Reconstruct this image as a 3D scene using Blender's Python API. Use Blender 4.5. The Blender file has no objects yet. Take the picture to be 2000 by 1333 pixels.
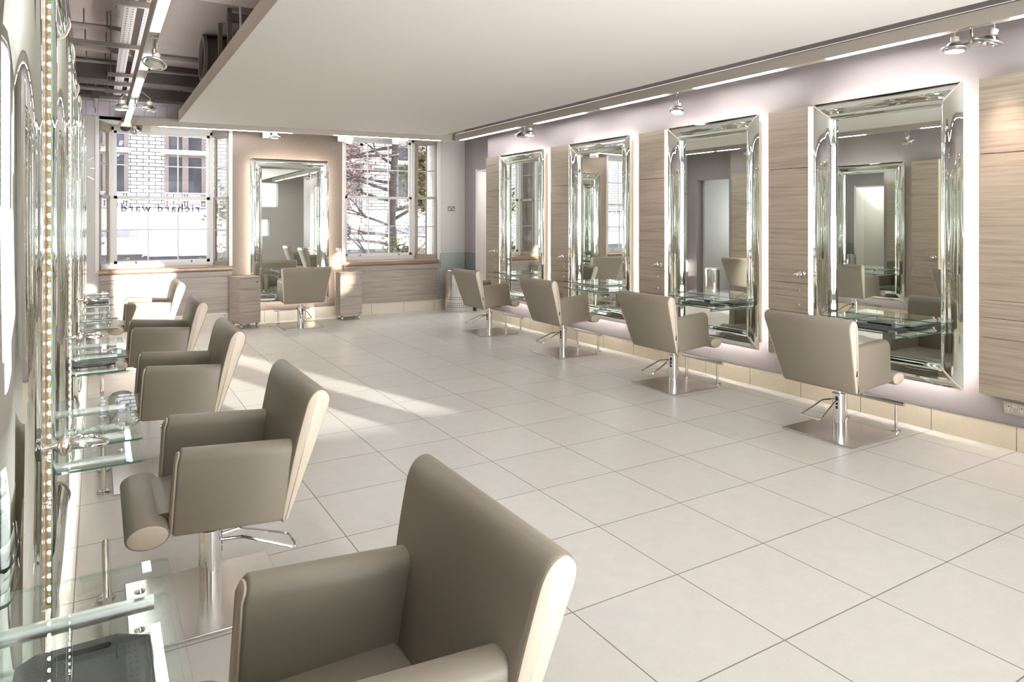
import bpy, bmesh, math, random
from math import sin, cos, pi, radians, sqrt
from mathutils import Vector, Matrix
random.seed(7)
S = bpy.context.scene
COL = S.collection

# ------------------------------------------------------------------ materials
def newmat(name):
    m = bpy.data.materials.new(name); m.use_nodes = True
    nt = m.node_tree
    for n in list(nt.nodes): nt.nodes.remove(n)
    out = nt.nodes.new('ShaderNodeOutputMaterial')
    return m, nt, out
def N(nt, t, **kw):
    n = nt.nodes.new(t)
    for k, v in kw.items():
        if k in n.inputs: n.inputs[k].default_value = v
        else: setattr(n, k, v)
    return n
def L(nt, a, b): nt.links.new(a, b)
def c4(c): return (c[0], c[1], c[2], 1.0)
def srgb(r, g, b):
    f = lambda x: (x/255/12.92) if x/255 <= .04045 else ((x/255+.055)/1.055)**2.4
    return (f(r), f(g), f(b))
def pmat(name, col, rough=.5, metal=0.0, bump=None, spec=.5, vary=None):
    """principled; bump=(scale,strength,distance); vary=(scale,amount)"""
    m, nt, out = newmat(name)
    p = N(nt, 'ShaderNodeBsdfPrincipled', Roughness=rough, Metallic=metal)
    p.inputs['Base Color'].default_value = c4(col)
    p.inputs['Specular IOR Level'].default_value = spec
    L(nt, p.outputs[0], out.inputs[0])
    tc = N(nt, 'ShaderNodeTexCoord')
    if vary:
        nz = N(nt, 'ShaderNodeTexNoise', Scale=vary[0], Detail=4.0)
        L(nt, tc.outputs['Object'], nz.inputs['Vector'])
        mr = N(nt, 'ShaderNodeMapRange')
        mr.inputs[1].default_value = .3; mr.inputs[2].default_value = .7
        mr.inputs[3].default_value = 1-vary[1]; mr.inputs[4].default_value = 1+vary[1]
        L(nt, nz.outputs['Fac'], mr.inputs[0])
        mx = N(nt, 'ShaderNodeMix', data_type='RGBA', blend_type='MULTIPLY')
        mx.inputs[0].default_value = 1
        mx.inputs[6].default_value = c4(col)
        L(nt, mr.outputs[0], mx.inputs[7])
        L(nt, mx.outputs[2], p.inputs['Base Color'])
    if bump:
        nz = N(nt, 'ShaderNodeTexNoise', Scale=bump[0], Detail=3.0)
        L(nt, tc.outputs['Object'], nz.inputs['Vector'])
        b = N(nt, 'ShaderNodeBump', Strength=bump[1], Distance=bump[2])
        L(nt, nz.outputs['Fac'], b.inputs['Height']); L(nt, b.outputs[0], p.inputs['Normal'])
    return m
def emat(name, col, strength):
    m, nt, out = newmat(name)
    e = N(nt, 'ShaderNodeEmission', Strength=strength)
    e.inputs[0].default_value = c4(col)
    L(nt, e.outputs[0], out.inputs[0]); return m
def glassmat(name, tint, ior=1.5, gloss=1.0):
    m, nt, out = newmat(name)
    t = N(nt, 'ShaderNodeBsdfTransparent'); t.inputs[0].default_value = c4(tint)
    g = N(nt, 'ShaderNodeBsdfGlossy', Roughness=0.0); g.inputs[0].default_value = (1, 1, 1, 1)
    f = N(nt, 'ShaderNodeFresnel', IOR=ior)
    mul = N(nt, 'ShaderNodeMath', operation='MULTIPLY'); mul.inputs[1].default_value = gloss
    geo = N(nt, 'ShaderNodeNewGeometry'); inv = N(nt, 'ShaderNodeMath', operation='SUBTRACT'); inv.inputs[0].default_value = 1.0
    L(nt, geo.outputs['Backfacing'], inv.inputs[1])
    mf = N(nt, 'ShaderNodeMath', operation='MULTIPLY'); L(nt, f.outputs[0], mf.inputs[0]); L(nt, inv.outputs[0], mf.inputs[1])
    L(nt, mf.outputs[0], mul.inputs[0])
    mx = N(nt, 'ShaderNodeMixShader')
    L(nt, mul.outputs[0], mx.inputs[0]); L(nt, t.outputs[0], mx.inputs[1]); L(nt, g.outputs[0], mx.inputs[2])
    L(nt, mx.outputs[0], out.inputs[0]); return m
def mirrormat():
    m, nt, out = newmat('silvered_mirror')
    g = N(nt, 'ShaderNodeBsdfGlossy', Roughness=0.0); g.inputs[0].default_value = (.86, .905, .865, 1)
    L(nt, g.outputs[0], out.inputs[0]); return m
def woodmat(name, base, dark, light):
    m, nt, out = newmat(name)
    p = N(nt, 'ShaderNodeBsdfPrincipled', Roughness=.42)
    tc = N(nt, 'ShaderNodeTexCoord'); oi = N(nt, 'ShaderNodeObjectInfo')
    add = N(nt, 'ShaderNodeVectorMath', operation='ADD')
    mulr = N(nt, 'ShaderNodeVectorMath', operation='SCALE'); mulr.inputs[3].default_value = 13.0
    cmb = N(nt, 'ShaderNodeCombineXYZ')
    for i in range(3): L(nt, oi.outputs['Random'], cmb.inputs[i])
    L(nt, cmb.outputs[0], mulr.inputs[0])
    L(nt, tc.outputs['Object'], add.inputs[0]); L(nt, mulr.outputs[0], add.inputs[1])
    def stretched(sx, sz, scale, detail, dist):
        mp = N(nt, 'ShaderNodeMapping'); mp.inputs['Scale'].default_value = (sx, sx, sz)
        L(nt, add.outputs[0], mp.inputs[0])
        nz = N(nt, 'ShaderNodeTexNoise', Scale=scale, Detail=detail, Distortion=dist)
        L(nt, mp.outputs[0], nz.inputs['Vector']); return nz.outputs['Fac']
    a = stretched(.8, 26, 1.6, 6, .6)
    b = stretched(2.0, 130, 1.6, 4, .2)
    r1 = N(nt, 'ShaderNodeValToRGB')
    r1.color_ramp.elements[0].position = .32; r1.color_ramp.elements[0].color = c4(dark)
    r1.color_ramp.elements[1].position = .62; r1.color_ramp.elements[1].color = c4(light)
    e = r1.color_ramp.elements.new(.45); e.color = c4(base)
    L(nt, a, r1.inputs[0])
    mr = N(nt, 'ShaderNodeMapRange'); mr.inputs[1].default_value = .35; mr.inputs[2].default_value = .6
    mr.inputs[3].default_value = .87; mr.inputs[4].default_value = 1.03
    L(nt, b, mr.inputs[0])
    mx = N(nt, 'ShaderNodeMix', data_type='RGBA', blend_type='MULTIPLY'); mx.inputs[0].default_value = 1
    L(nt, r1.outputs[0], mx.inputs[6]); L(nt, mr.outputs[0], mx.inputs[7])
    L(nt, mx.outputs[2], p.inputs['Base Color']); L(nt, p.outputs[0], out.inputs[0]); return m
def tilemat(name, col, ox, sx, oy, sy, axes=(0, 1), grout=srgb(128, 122, 112), half=.003, rough=.3):
    """stone tiles laid on a world grid; axes = which world axes carry the joints (None = no joints that way)"""
    m, nt, out = newmat(name)
    p = N(nt, 'ShaderNodeBsdfPrincipled', Roughness=rough)
    geo = N(nt, 'ShaderNodeNewGeometry'); sep = N(nt, 'ShaderNodeSeparateXYZ')
    L(nt, geo.outputs['Position'], sep.inputs[0])
    def axis(i, o, s):
        a = N(nt, 'ShaderNodeMath', operation='SUBTRACT'); a.inputs[1].default_value = o
        L(nt, sep.outputs[i], a.inputs[0])
        d = N(nt, 'ShaderNodeMath', operation='DIVIDE'); d.inputs[1].default_value = s
        L(nt, a.outputs[0], d.inputs[0])
        fl = N(nt, 'ShaderNodeMath', operation='FLOOR'); L(nt, d.outputs[0], fl.inputs[0])
        fr = N(nt, 'ShaderNodeMath', operation='FRACT'); L(nt, d.outputs[0], fr.inputs[0])
        h = N(nt, 'ShaderNodeMath', operation='SUBTRACT'); h.inputs[1].default_value = .5
        L(nt, fr.outputs[0], h.inputs[0])
        ab = N(nt, 'ShaderNodeMath', operation='ABSOLUTE'); L(nt, h.outputs[0], ab.inputs[0])
        g = N(nt, 'ShaderNodeMath', operation='GREATER_THAN'); g.inputs[1].default_value = .5-half/s
        L(nt, ab.outputs[0], g.inputs[0])
        return fl.outputs[0], g.outputs[0]
    fx, gx = axis(axes[0], ox, sx)
    cmb = N(nt, 'ShaderNodeCombineXYZ'); L(nt, fx, cmb.inputs[0])
    mask = gx
    if axes[1] is not None:
        fy, gy = axis(axes[1], oy, sy); L(nt, fy, cmb.inputs[1])
        mm = N(nt, 'ShaderNodeMath', operation='MAXIMUM'); L(nt, gx, mm.inputs[0]); L(nt, gy, mm.inputs[1]); mask = mm.outputs[0]
    wn = N(nt, 'ShaderNodeTexWhiteNoise'); L(nt, cmb.outputs[0], wn.inputs['Vector'])
    mr = N(nt, 'ShaderNodeMapRange'); mr.inputs[3].default_value = .965; mr.inputs[4].default_value = 1.02
    L(nt, wn.outputs['Value'], mr.inputs[0])
    nz = N(nt, 'ShaderNodeTexNoise', Scale=9.0, Detail=8.0, Roughness=.7); L(nt, geo.outputs['Position'], nz.inputs['Vector'])
    mr2 = N(nt, 'ShaderNodeMapRange'); mr2.inputs[1].default_value = .3; mr2.inputs[2].default_value = .7
    mr2.inputs[3].default_value = .95; mr2.inputs[4].default_value = 1.03
    L(nt, nz.outputs['Fac'], mr2.inputs[0])
    vo = N(nt, 'ShaderNodeTexNoise', Scale=55.0, Detail=3.0); L(nt, geo.outputs['Position'], vo.inputs['Vector'])
    mr3 = N(nt, 'ShaderNodeMapRange'); mr3.inputs[1].default_value = .66; mr3.inputs[2].default_value = .78
    mr3.inputs[3].default_value = 1.0; mr3.inputs[4].default_value = .86
    L(nt, vo.outputs['Fac'], mr3.inputs[0])
    m1 = N(nt, 'ShaderNodeMath', operation='MULTIPLY'); L(nt, mr.outputs[0], m1.inputs[0]); L(nt, mr2.outputs[0], m1.inputs[1])
    m2 = N(nt, 'ShaderNodeMath', operation='MULTIPLY'); L(nt, m1.outputs[0], m2.inputs[0]); L(nt, mr3.outputs[0], m2.inputs[1])
    mx = N(nt, 'ShaderNodeMix', data_type='RGBA', blend_type='MULTIPLY'); mx.inputs[0].default_value = 1
    mx.inputs[6].default_value = c4(col); L(nt, m2.outputs[0], mx.inputs[7])
    g2 = N(nt, 'ShaderNodeMix', data_type='RGBA'); L(nt, mask, g2.inputs[0])
    L(nt, mx.outputs[2], g2.inputs[6]); g2.inputs[7].default_value = c4(grout)
    L(nt, g2.outputs[2], p.inputs['Base Color']); L(nt, p.outputs[0], out.inputs[0]); return m
def brickmat():
    m, nt, out = newmat('white_glazed_brick')
    p = N(nt, 'ShaderNodeBsdfPrincipled', Roughness=.5)
    geo = N(nt, 'ShaderNodeNewGeometry'); sep = N(nt, 'ShaderNodeSeparateXYZ'); L(nt, geo.outputs['Position'], sep.inputs[0])
    cmb = N(nt, 'ShaderNodeCombineXYZ'); L(nt, sep.outputs[0], cmb.inputs[0]); L(nt, sep.outputs[2], cmb.inputs[1])
    b = N(nt, 'ShaderNodeTexBrick', Scale=1.0)
    b.inputs['Color1'].default_value = (.64, .63, .62, 1); b.inputs['Color2'].default_value = (.52, .515, .51, 1)
    b.inputs['Mortar'].default_value = (.05, .05, .055, 1)
    b.inputs['Mortar Size'].default_value = .015; b.inputs['Brick Width'].default_value = .34; b.inputs['Row Height'].default_value = .115
    L(nt, cmb.outputs[0], b.inputs['Vector']); L(nt, b.outputs[0], p.inputs['Base Color']); L(nt, p.outputs[0], out.inputs[0]); return m
def leafmat(name, cols):
    m, nt, out = newmat(name)
    p = N(nt, 'ShaderNodeBsdfPrincipled', Roughness=.6)
    geo = N(nt, 'ShaderNodeNewGeometry')
    nz = N(nt, 'ShaderNodeTexNoise', Scale=3.0, Detail=6.0); L(nt, geo.outputs['Position'], nz.inputs['Vector'])
    r = N(nt, 'ShaderNodeValToRGB'); r.color_ramp.interpolation = 'LINEAR'
    n = len(cols)
    r.color_ramp.elements[0].position = .3; r.color_ramp.elements[0].color = c4(cols[0])
    r.color_ramp.elements[1].position = .7; r.color_ramp.elements[1].color = c4(cols[-1])
    for i in range(1, n-1):
        e = r.color_ramp.elements.new(.3+.4*i/(n-1)); e.color = c4(cols[i])
    L(nt, nz.outputs['Fac'], r.inputs[0]); L(nt, r.outputs[0], p.inputs['Base Color']); L(nt, p.outputs[0], out.inputs[0]); return m

def maskmat(name, build, colA, colB, rough=.4, metal=0.0, emitB=0.0, colBface=None):
    """two-tone material; build(nt, sep) returns a 0/1 mask socket made from object coordinates"""
    m, nt, out = newmat(name)
    p = N(nt, 'ShaderNodeBsdfPrincipled', Roughness=rough, Metallic=metal)
    tc = N(nt, 'ShaderNodeTexCoord'); sep = N(nt, 'ShaderNodeSeparateXYZ'); L(nt, tc.outputs['Object'], sep.inputs[0])
    def op(o, a, b=None):
        n = N(nt, 'ShaderNodeMath', operation=o)
        for i, x in enumerate((a, b)):
            if x is None: continue
            if isinstance(x, (int, float)): n.inputs[i].default_value = x
            else: L(nt, x, n.inputs[i])
        return n.outputs[0]
    mask = build(op, sep.outputs[0], sep.outputs[1], sep.outputs[2])
    if emitB:
        p.inputs['Base Color'].default_value = c4(colA)
        e = N(nt, 'ShaderNodeEmission', Strength=emitB); e.inputs[0].default_value = c4(colB)
        mx = N(nt, 'ShaderNodeMixShader'); L(nt, mask, mx.inputs[0]); L(nt, p.outputs[0], mx.inputs[1]); L(nt, e.outputs[0], mx.inputs[2]); L(nt, mx.outputs[0], out.inputs[0])
    else:
        mx = N(nt, 'ShaderNodeMix', data_type='RGBA'); L(nt, mask, mx.inputs[0]); mx.inputs[6].default_value = c4(colA); mx.inputs[7].default_value = c4(colB)
        L(nt, mx.outputs[2], p.inputs['Base Color'])
        if metal:
            L(nt, op('MULTIPLY', op('SUBTRACT', 1.0, mask), metal), p.inputs['Metallic'])
        L(nt, p.outputs[0], out.inputs[0])
    return m
M = {}
M['leather'] = pmat('taupe_leather', srgb(145, 137, 123), .42, bump=(420, .22, .002), spec=.45)
M['cream'] = pmat('cream_leather', srgb(214, 202, 184), .45, bump=(420, .15, .002), spec=.4)
M['chrome'] = pmat('polished_chrome', (.82, .81, .80), .06, 1.0)
M['steel'] = pmat('brushed_steel', (.70, .67, .64), .22, 1.0, vary=(60, .06))
M['alu'] = pmat('satin_aluminium', (.72, .72, .71), .35, 1.0)
M['black'] = pmat('black_plastic', (.02, .02, .022), .45)
M['slate'] = pmat('black_rubber_mat', (.035, .036, .04), .42, bump=(160, .3, .002), vary=(18, .35))
M['darkgap'] = pmat('dark_slot', (.015, .015, .015), .6)
M['mirror'] = mirrormat()
M['bead'] = pmat('frosted_mitre_bead', srgb(214, 200, 188), .3)
M['backing'] = pmat('maple_backing', srgb(226, 214, 192), .5)
M['led'] = emat('warm_led_strip', (1.0, .955, .90), 90.0)
def dots(op, x, y, z):
    dz = op('MULTIPLY', op('SUBTRACT', op('FRACT', op('DIVIDE', z, .0385)), .5), .0385); dy = op('ADD', y, .1035)
    return op('LESS_THAN', op('ADD', op('MULTIPLY', dz, dz), op('MULTIPLY', dy, dy)), .0066**2)
M['ledtape'] = maskmat('led_dot_tape', dots, srgb(236, 208, 158), (1.0, .90, .74), .5, 0, 70.0)
M['tube'] = emat('linear_diffuser', (1.0, .99, .98), 20.0)
M['upfill'] = emat('soffit_fill_strip', (1.0, .97, .94), 8.0)  # upward glow added to brighten the left soffit
M['upfill2'] = emat('dim_soffit_fill', (1.0, .95, .90), 1.5)  # weaker upward glow added over the right channel
M['lens'] = emat('halogen_lens', (1.0, .93, .84), 6.0)
M['lensoff'] = pmat('lamp_glass', (.7, .7, .68), .08, .6)
M['housing'] = pmat('light_channel_paint', srgb(196, 188, 176), .5)
M['white'] = pmat('white_paint', srgb(225, 222, 218), .5)
M['raft'] = pmat('raft_plaster', srgb(228, 224, 219), .7)
M['raftedge'] = pmat('raft_edge', srgb(222, 213, 200), .6)
M['walltaupe'] = pmat('mauve_taupe_wall', srgb(152, 144, 145), .6, vary=(2, .02))
M['wallpale'] = pmat('pale_grey_wall', srgb(205, 202, 197), .6)
M['pillar'] = pmat('bronze_wallpaper', srgb(128, 114, 102), .5, bump=(90, .25, .003), vary=(50, .06))
M['slab'] = pmat('soffit_paint', srgb(186, 176, 172), .7, vary=(1.5, .06))
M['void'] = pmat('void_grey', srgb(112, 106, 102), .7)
M['pipe'] = pmat('grey_conduit', srgb(128, 120, 114), .45)
def slotmask(op, x, y, z):
    a = op('LESS_THAN', op('ABSOLUTE', op('SUBTRACT', op('ABSOLUTE', x), .021)), .0065)
    return op('MULTIPLY', a, op('LESS_THAN', op('FRACT', op('DIVIDE', y, .085)), .42))
M['trayslots'] = maskmat('perforated_tray', slotmask, srgb(172, 165, 163), (.03, .03, .03), .5)
def holes(op, x, y, z):
    a = op('FRACT', op('MULTIPLY', op('ARCTAN2', y, x), 48/(2*pi))); b_ = op('FRACT', op('DIVIDE', z, .036))
    h = op('MULTIPLY', op('LESS_THAN', op('ABSOLUTE', op('SUBTRACT', a, .5)), .17), op('LESS_THAN', op('ABSOLUTE', op('SUBTRACT', b_, .5)), .26))
    band = op('MULTIPLY', op('GREATER_THAN', z, .072), op('LESS_THAN', z, .288))
    gap = op('GREATER_THAN', op('ABSOLUTE', op('SUBTRACT', z, .198)), .018)
    return op('MULTIPLY', h, op('MULTIPLY', band, gap))
M['drum'] = maskmat('perforated_chrome', holes, (.80, .79, .78), (.01, .01, .01), .09, 1.0)
M['tray'] = pmat('galvanised_tray', srgb(196, 190, 188), .5)
M['strut'] = pmat('steel_strut', srgb(112, 104, 98), .5)
M['darkbeam'] = pmat('dark_steel', srgb(80, 74, 70), .6)
M['wood'] = woodmat('pale_walnut_laminate', srgb(170, 157, 140), srgb(154, 140, 124), srgb(178, 166, 150))
M['woodgrey'] = woodmat('grey_walnut_laminate', srgb(168, 157, 148), srgb(150, 139, 130), srgb(178, 168, 160))
M['floor'] = tilemat('limestone_floor', srgb(217, 214, 208), 2.339, .6073, 1.782, .5932)
M['skirtY'] = tilemat('limestone_skirting_side', srgb(226, 214, 192), 1.782, .5932, 0, 1, (1, None), rough=.4)
M['skirtX'] = tilemat('limestone_skirting_back', srgb(226, 218, 202), 2.339, .6073, 0, 1, (0, None), rough=.4)
M['copper'] = pmat('bronze_vinyl', srgb(140, 112, 90), .28, .15, bump=(14, .25, .02), spec=.6)
M['winwhite'] = pmat('window_gloss_paint', srgb(222, 220, 218), .35)
M['winbrown'] = pmat('backlit_side_paint', srgb(150, 140, 128), .4)  # backlit shade of the side frames is mixed into this brown
M['glass'] = glassmat('window_glass', (.97, .98, .98), 1.45, .6)
M['shelfglass'] = glassmat('shelf_glass', (.93, .965, .95), 1.5, .9)
M['glassedge'] = pmat('green_glass_edge', srgb(62, 112, 98), .1, spec=.8)
_nt = M['glassedge'].node_tree; _p = [n for n in _nt.nodes if n.type == 'BSDF_PRINCIPLED'][0]; _o = [n for n in _nt.nodes if n.type == 'OUTPUT_MATERIAL'][0]
_t = N(_nt, 'ShaderNodeBsdfTransparent'); _t.inputs[0].default_value = (.74, .88, .83, 1); _g = N(_nt, 'ShaderNodeNewGeometry'); _m = N(_nt, 'ShaderNodeMixShader')
L(_nt, _g.outputs['Backfacing'], _m.inputs[0]); L(_nt, _p.outputs[0], _m.inputs[1]); L(_nt, _t.outputs[0], _m.inputs[2]); L(_nt, _m.outputs[0], _o.inputs[0])
M['letter'] = glassmat('etched_lettering', (.36, .36, .38), 1.3, .4)
M['cream_plastic'] = pmat('cream_plastic', srgb(226, 220, 188), .4)
M['plate'] = pmat('satin_plate', (.62, .60, .56), .35, 1.0)
M['brick'] = brickmat()
M['stone'] = pmat('white_stone', (.78, .77, .75), .6)
M['greystone'] = pmat('grey_lead', srgb(150, 150, 160), .6)
M['redwood'] = pmat('red_brown_joinery', srgb(112, 98, 95), .5)
M['darkpane'] = pmat('dark_window_pane', srgb(70, 70, 76), .15, spec=.3, vary=(1.4, .5))
M['shopdark'] = pmat('shop_glass', srgb(64, 62, 70), .15)
M['iron'] = pmat('painted_iron', srgb(150, 148, 160), .5)
M['bark'] = pmat('dark_bark', srgb(74, 66, 66), .8, vary=(8, .3))
M['autumn'] = leafmat('autumn_leaves', [srgb(140, 112, 100), srgb(176, 142, 124), srgb(104, 80, 76), srgb(168, 146, 142)])
M['dkleaf'] = leafmat('dark_leaves', [srgb(96, 72, 58), srgb(122, 108, 60), srgb(70, 84, 52), srgb(110, 78, 66)])
M['street'] = pmat('pale_paving', (.72, .72, .71), .8)

# ------------------------------------------------------------------ mesh helpers
class MB:
    def __init__(s): s.v = []; s.f = []; s.mi = []
    def add(s, vs, fs, mi=0):
        o = len(s.v); s.v += [tuple(v) for v in vs]
        for f in fs: s.f.append([o+i for i in f]); s.mi.append(mi)
        return s
    def box(s, x0, x1, y0, y1, z0, z1, mi=0):
        v = [(x0,y0,z0),(x1,y0,z0),(x1,y1,z0),(x0,y1,z0),(x0,y0,z1),(x1,y0,z1),(x1,y1,z1),(x0,y1,z1)]
        return s.add(v, [(3,2,1,0),(4,5,6,7),(0,1,5,4),(1,2,6,5),(2,3,7,6),(3,0,4,7)], mi)
    def loft(s, rings, cap=True, closed=True, mi=0):
        n = len(rings[0]); v = [p for r in rings for p in r]; f = []
        for a in range(len(rings)-1):
            for i in range(n if closed else n-1):
                j = (i+1) % n
                f.append((a*n+i, a*n+j, (a+1)*n+j, (a+1)*n+i))
        if cap:
            f.append(tuple(range(n-1, -1, -1))); f.append(tuple((len(rings)-1)*n+i for i in range(n)))
        return s.add(v, f, mi)
    def prism(s, poly, a0, a1, axis='y', mi=0):
        def P(p, a): return {'y': (p[0], a, p[1]), 'x': (a, p[0], p[1]), 'z': (p[0], p[1], a)}[axis]
        return s.loft([[P(p, a0) for p in poly], [P(p, a1) for p in poly]], mi=mi)
    def tube(s, pts, r, n=10, closed=False, mi=0):
        pts = [Vector(p) for p in pts]; rings = []; m = len(pts); prev = None
        for i, p in enumerate(pts):
            if closed: d = pts[(i+1) % m]-pts[i-1]
            else: d = pts[min(i+1, m-1)]-pts[max(i-1, 0)]
            d.normalize()
            if prev is None:
                up = Vector((0, 0, 1)) if abs(d.z) < .9 else Vector((1, 0, 0))
                a = d.cross(up).normalized()
            else:
                a = (prev-d*prev.dot(d)).normalized()
            prev = a; b = d.cross(a)
            rr = r[i] if isinstance(r, (list, tuple)) else r
            rings.append([p+a*rr*cos(2*pi*k/n)+b*rr*sin(2*pi*k/n) for k in range(n)])
        if closed: rings.append(rings[0])
        return s.loft(rings, cap=not closed, mi=mi)
    def lathe(s, prof, n=24, o=(0,0,0), mi=0, cap=True):
        return s.loft([[(o[0]+r*cos(2*pi*k/n), o[1]+r*sin(2*pi*k/n), o[2]+z) for k in range(n)] for r, z in prof], cap=cap, mi=mi)
    def xf(s, M4):
        s.v = [tuple(M4 @ Vector(p)) for p in s.v]; return s
    def build(s, name, mats, parent=None, smooth=35, bevel=0.0, bseg=2):
        me = bpy.data.meshes.new(name); me.from_pydata(s.v, [], s.f)
        if not isinstance(mats, (list, tuple)): mats = [mats]
        for m in mats: me.materials.append(m)
        me.polygons.foreach_set('material_index', s.mi)
        bm = bmesh.new(); bm.from_mesh(me)
        bmesh.ops.remove_doubles(bm, verts=bm.verts, dist=1e-5)
        bmesh.ops.recalc_face_normals(bm, faces=bm.faces)
        if bevel > 0:
            ed = [e for e in bm.edges if len(e.link_faces) == 2 and e.calc_face_angle(0) > .6]
            bmesh.ops.bevel(bm, geom=ed, offset=bevel, segments=bseg, affect='EDGES', profile=.5, clamp_overlap=True)
        bm.to_mesh(me); bm.free()
        if smooth:
            me.polygons.foreach_set('use_smooth', [True]*len(me.polygons)); me.set_sharp_from_angle(angle=radians(smooth))
        me.update()
        o = bpy.data.objects.new(name, me); COL.objects.link(o)
        if parent: o.parent = parent
        return o
def box(x0, x1, y0, y1, z0, z1): return MB().box(x0, x1, y0, y1, z0, z1)
def thing(name, label, cat, loc=(0,0,0), rz=0, group=None):
    o = bpy.data.objects.new(name, None); COL.objects.link(o); o.empty_display_size = .1
    o.location = loc; o.rotation_euler = (0, 0, rz); tag(o, label, cat, group); return o
def tag(o, label, cat, group=None):
    o['label'] = label; o['category'] = cat
    if group: o['group'] = group
    return o
def struct(o): o['kind'] = 'structure'; return o
def children(o): return [c for c in bpy.data.objects if c.parent == o]
def dup(root, loc, rz, label, group=None):
    r = root.copy(); COL.objects.link(r); r.location = loc; r.rotation_euler = (0, 0, rz); r['label'] = label
    if group: r['group'] = group
    for ch in list(root.children):
        c = ch.copy(); COL.objects.link(c); c.parent = r
        for g in list(ch.children):
            d = g.copy(); COL.objects.link(d); d.parent = c
    return r
def fillet(poly, rad, n=5):
    out = []; m = len(poly)
    for i in range(m):
        p = Vector(poly[i]); a = Vector(poly[i-1]); b = Vector(poly[(i+1) % m])
        r = rad[i] if isinstance(rad, (list, tuple)) else rad
        if r <= 0: out.append(tuple(p)); continue
        da = (a-p); db = (b-p); ra = min(r, da.length*.49); rb = min(r, db.length*.49)
        A = p+da.normalized()*ra; B = p+db.normalized()*rb
        for k in range(n+1):
            t = k/n; out.append(tuple(A*(1-t)**2+p*2*t*(1-t)+B*t*t))
    return out
def ellipse(cx, cz, rx, rz, n=28): return [(cx+rx*cos(2*pi*k/n), cz+rz*sin(2*pi*k/n)) for k in range(n)]
def inset(poly, d):
    cx = sum(p[0] for p in poly)/len(poly); cz = sum(p[1] for p in poly)/len(poly); out = []; m = len(poly)
    for i in range(m):
        a = Vector(poly[i-1]); p = Vector(poly[i]); b = Vector(poly[(i+1) % m])
        t = (b-a).normalized(); nrm = Vector((-t.y, t.x))
        if nrm.dot(Vector((cx, cz))-p) < 0: nrm = -nrm
        out.append(tuple(p+nrm*d))
    return out

# ------------------------------------------------------------------ camera
F = 1342.8; YAW = radians(31.063); CH = 1.67; HY = 431.0
cam = bpy.data.cameras.new('camera'); co = bpy.data.objects.new('camera', cam); COL.objects.link(co)
co.location = (0, 0, CH); co.rotation_euler = (pi/2, 0, -YAW)
cam.sensor_fit = 'HORIZONTAL'; cam.sensor_width = 36; cam.lens = F/2000*36
cam.shift_x = 0; cam.shift_y = -(666.5-HY)/2000
cam.clip_start = .02; cam.clip_end = 300
S.camera = co

# ------------------------------------------------------------------ setting
XR, XL, YB, YF, ZS = 5.70, -.24, 11.75, -2.6, 3.78
b = MB(); b.box(-2.4, 8.0, YF-.3, YB+.6, -.12, 0); struct(b.build('floor', M['floor'], smooth=0))
b = MB(); b.box(-2.4, 8.0, YF-.3, YB+.5, ZS, ZS+.2); struct(b.build('ceiling', M['slab'], smooth=0))
# side walls
b = MB(); b.box(XL-.35, XL, YF, 10.15, 0, ZS); struct(b.build('wall_left', M['walltaupe'], smooth=0))
b = MB(); b.box(XL-.55, XL-.35, 10.15, 10.5, 0, ZS); b.box(XL-.55, XL-.35, 11.45, YB+.1, 0, ZS); b.box(XL-.55, XL-.35, 10.5, 11.45, 2.6, ZS)
struct(b.build('wall_left_recess', M['walltaupe'], smooth=0))
b = MB(); b.box(XL-.6, XL-.55, 11.4, 11.5, 0, 2.6); b.box(-2.2, XL-.55, 11.45, 11.6, 0, 2.9); b.box(-2.2, XL-.55, 10.2, 10.35, 0, 2.9)
b.box(-2.2, XL-.55, 10.2, 11.6, 2.75, 2.9); b.box(-2.25, -2.15, 10.2, 11.6, 0, 1.0); b.box(-2.25, -2.15, 10.2, 11.6, 2.55, 2.9)
struct(b.build('wall_left_alcove', M['wallpale'], smooth=0))
b = MB(); b.box(XR, XR+.32, .9, 10.26, 0, ZS); struct(b.build('wall_right', M['walltaupe'], smooth=0))
b = MB(); b.box(6.02, 6.35, 11.24, YB+.1, 0, ZS); b.box(6.02, 6.35, 10.26, 11.24, 2.585, ZS)
struct(b.build('wall_right_recess', M['walltaupe'], smooth=0))
b = MB(); b.box(6.36, 7.6, 11.25, 11.4, 0, 2.9); b.box(7.5, 7.6, 9.9, 11.4, 0, 2.9); b.box(6.03, 7.6, 9.9, 10.2, 0, 2.9); b.box(6.36, 7.6, 9.9, 11.4, 2.8, 2.9)
struct(b.build('wall_right_alcove', M['wallpale'], smooth=0))
b = MB(); b.box(6.018, 6.36, 11.215, 11.242, 0, 2.6); b.box(6.018, 6.36, 10.26, 11.242, 2.575, 2.6); b.box(6.0, 6.02, 11.215, 11.27, 0, 2.62)
struct(b.build('door_1', M['white'], smooth=0))
# wall behind the camera: openings added and shaped for sun streaks and daylight
b = MB()
ops = [(.9, 3.0), (3.95, 4.62), (4.95, 5.34), (4.80, 5.65)]; ozs = [(.95, 3.1), (1.07, 2.72), (1.09, 1.72), (2.15, 3.05)]
W_ = lambda x0, x1, z0, z1: b.box(x0, x1, YF-.25, YF, z0, z1)
W_(XL-.1, .9, 0, ZS); W_(.9, 3.0, 0, .95); W_(.9, 3.0, 3.1, ZS); W_(3.0, 3.95, 0, ZS); W_(3.95, 4.62, 0, 1.07); W_(3.95, 4.62, 2.72, ZS); W_(4.62, 4.80, 0, ZS)
W_(4.80, 5.65, 0, 1.09); W_(4.80, 4.95, 1.09, 1.72); W_(5.34, 5.65, 1.09, 1.72); W_(4.80, 5.65, 1.72, 2.15); W_(4.80, 5.65, 3.05, ZS); W_(5.65, 8.0, 0, ZS)
struct(b.build('wall_front', M['wallpale'], smooth=0))
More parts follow.
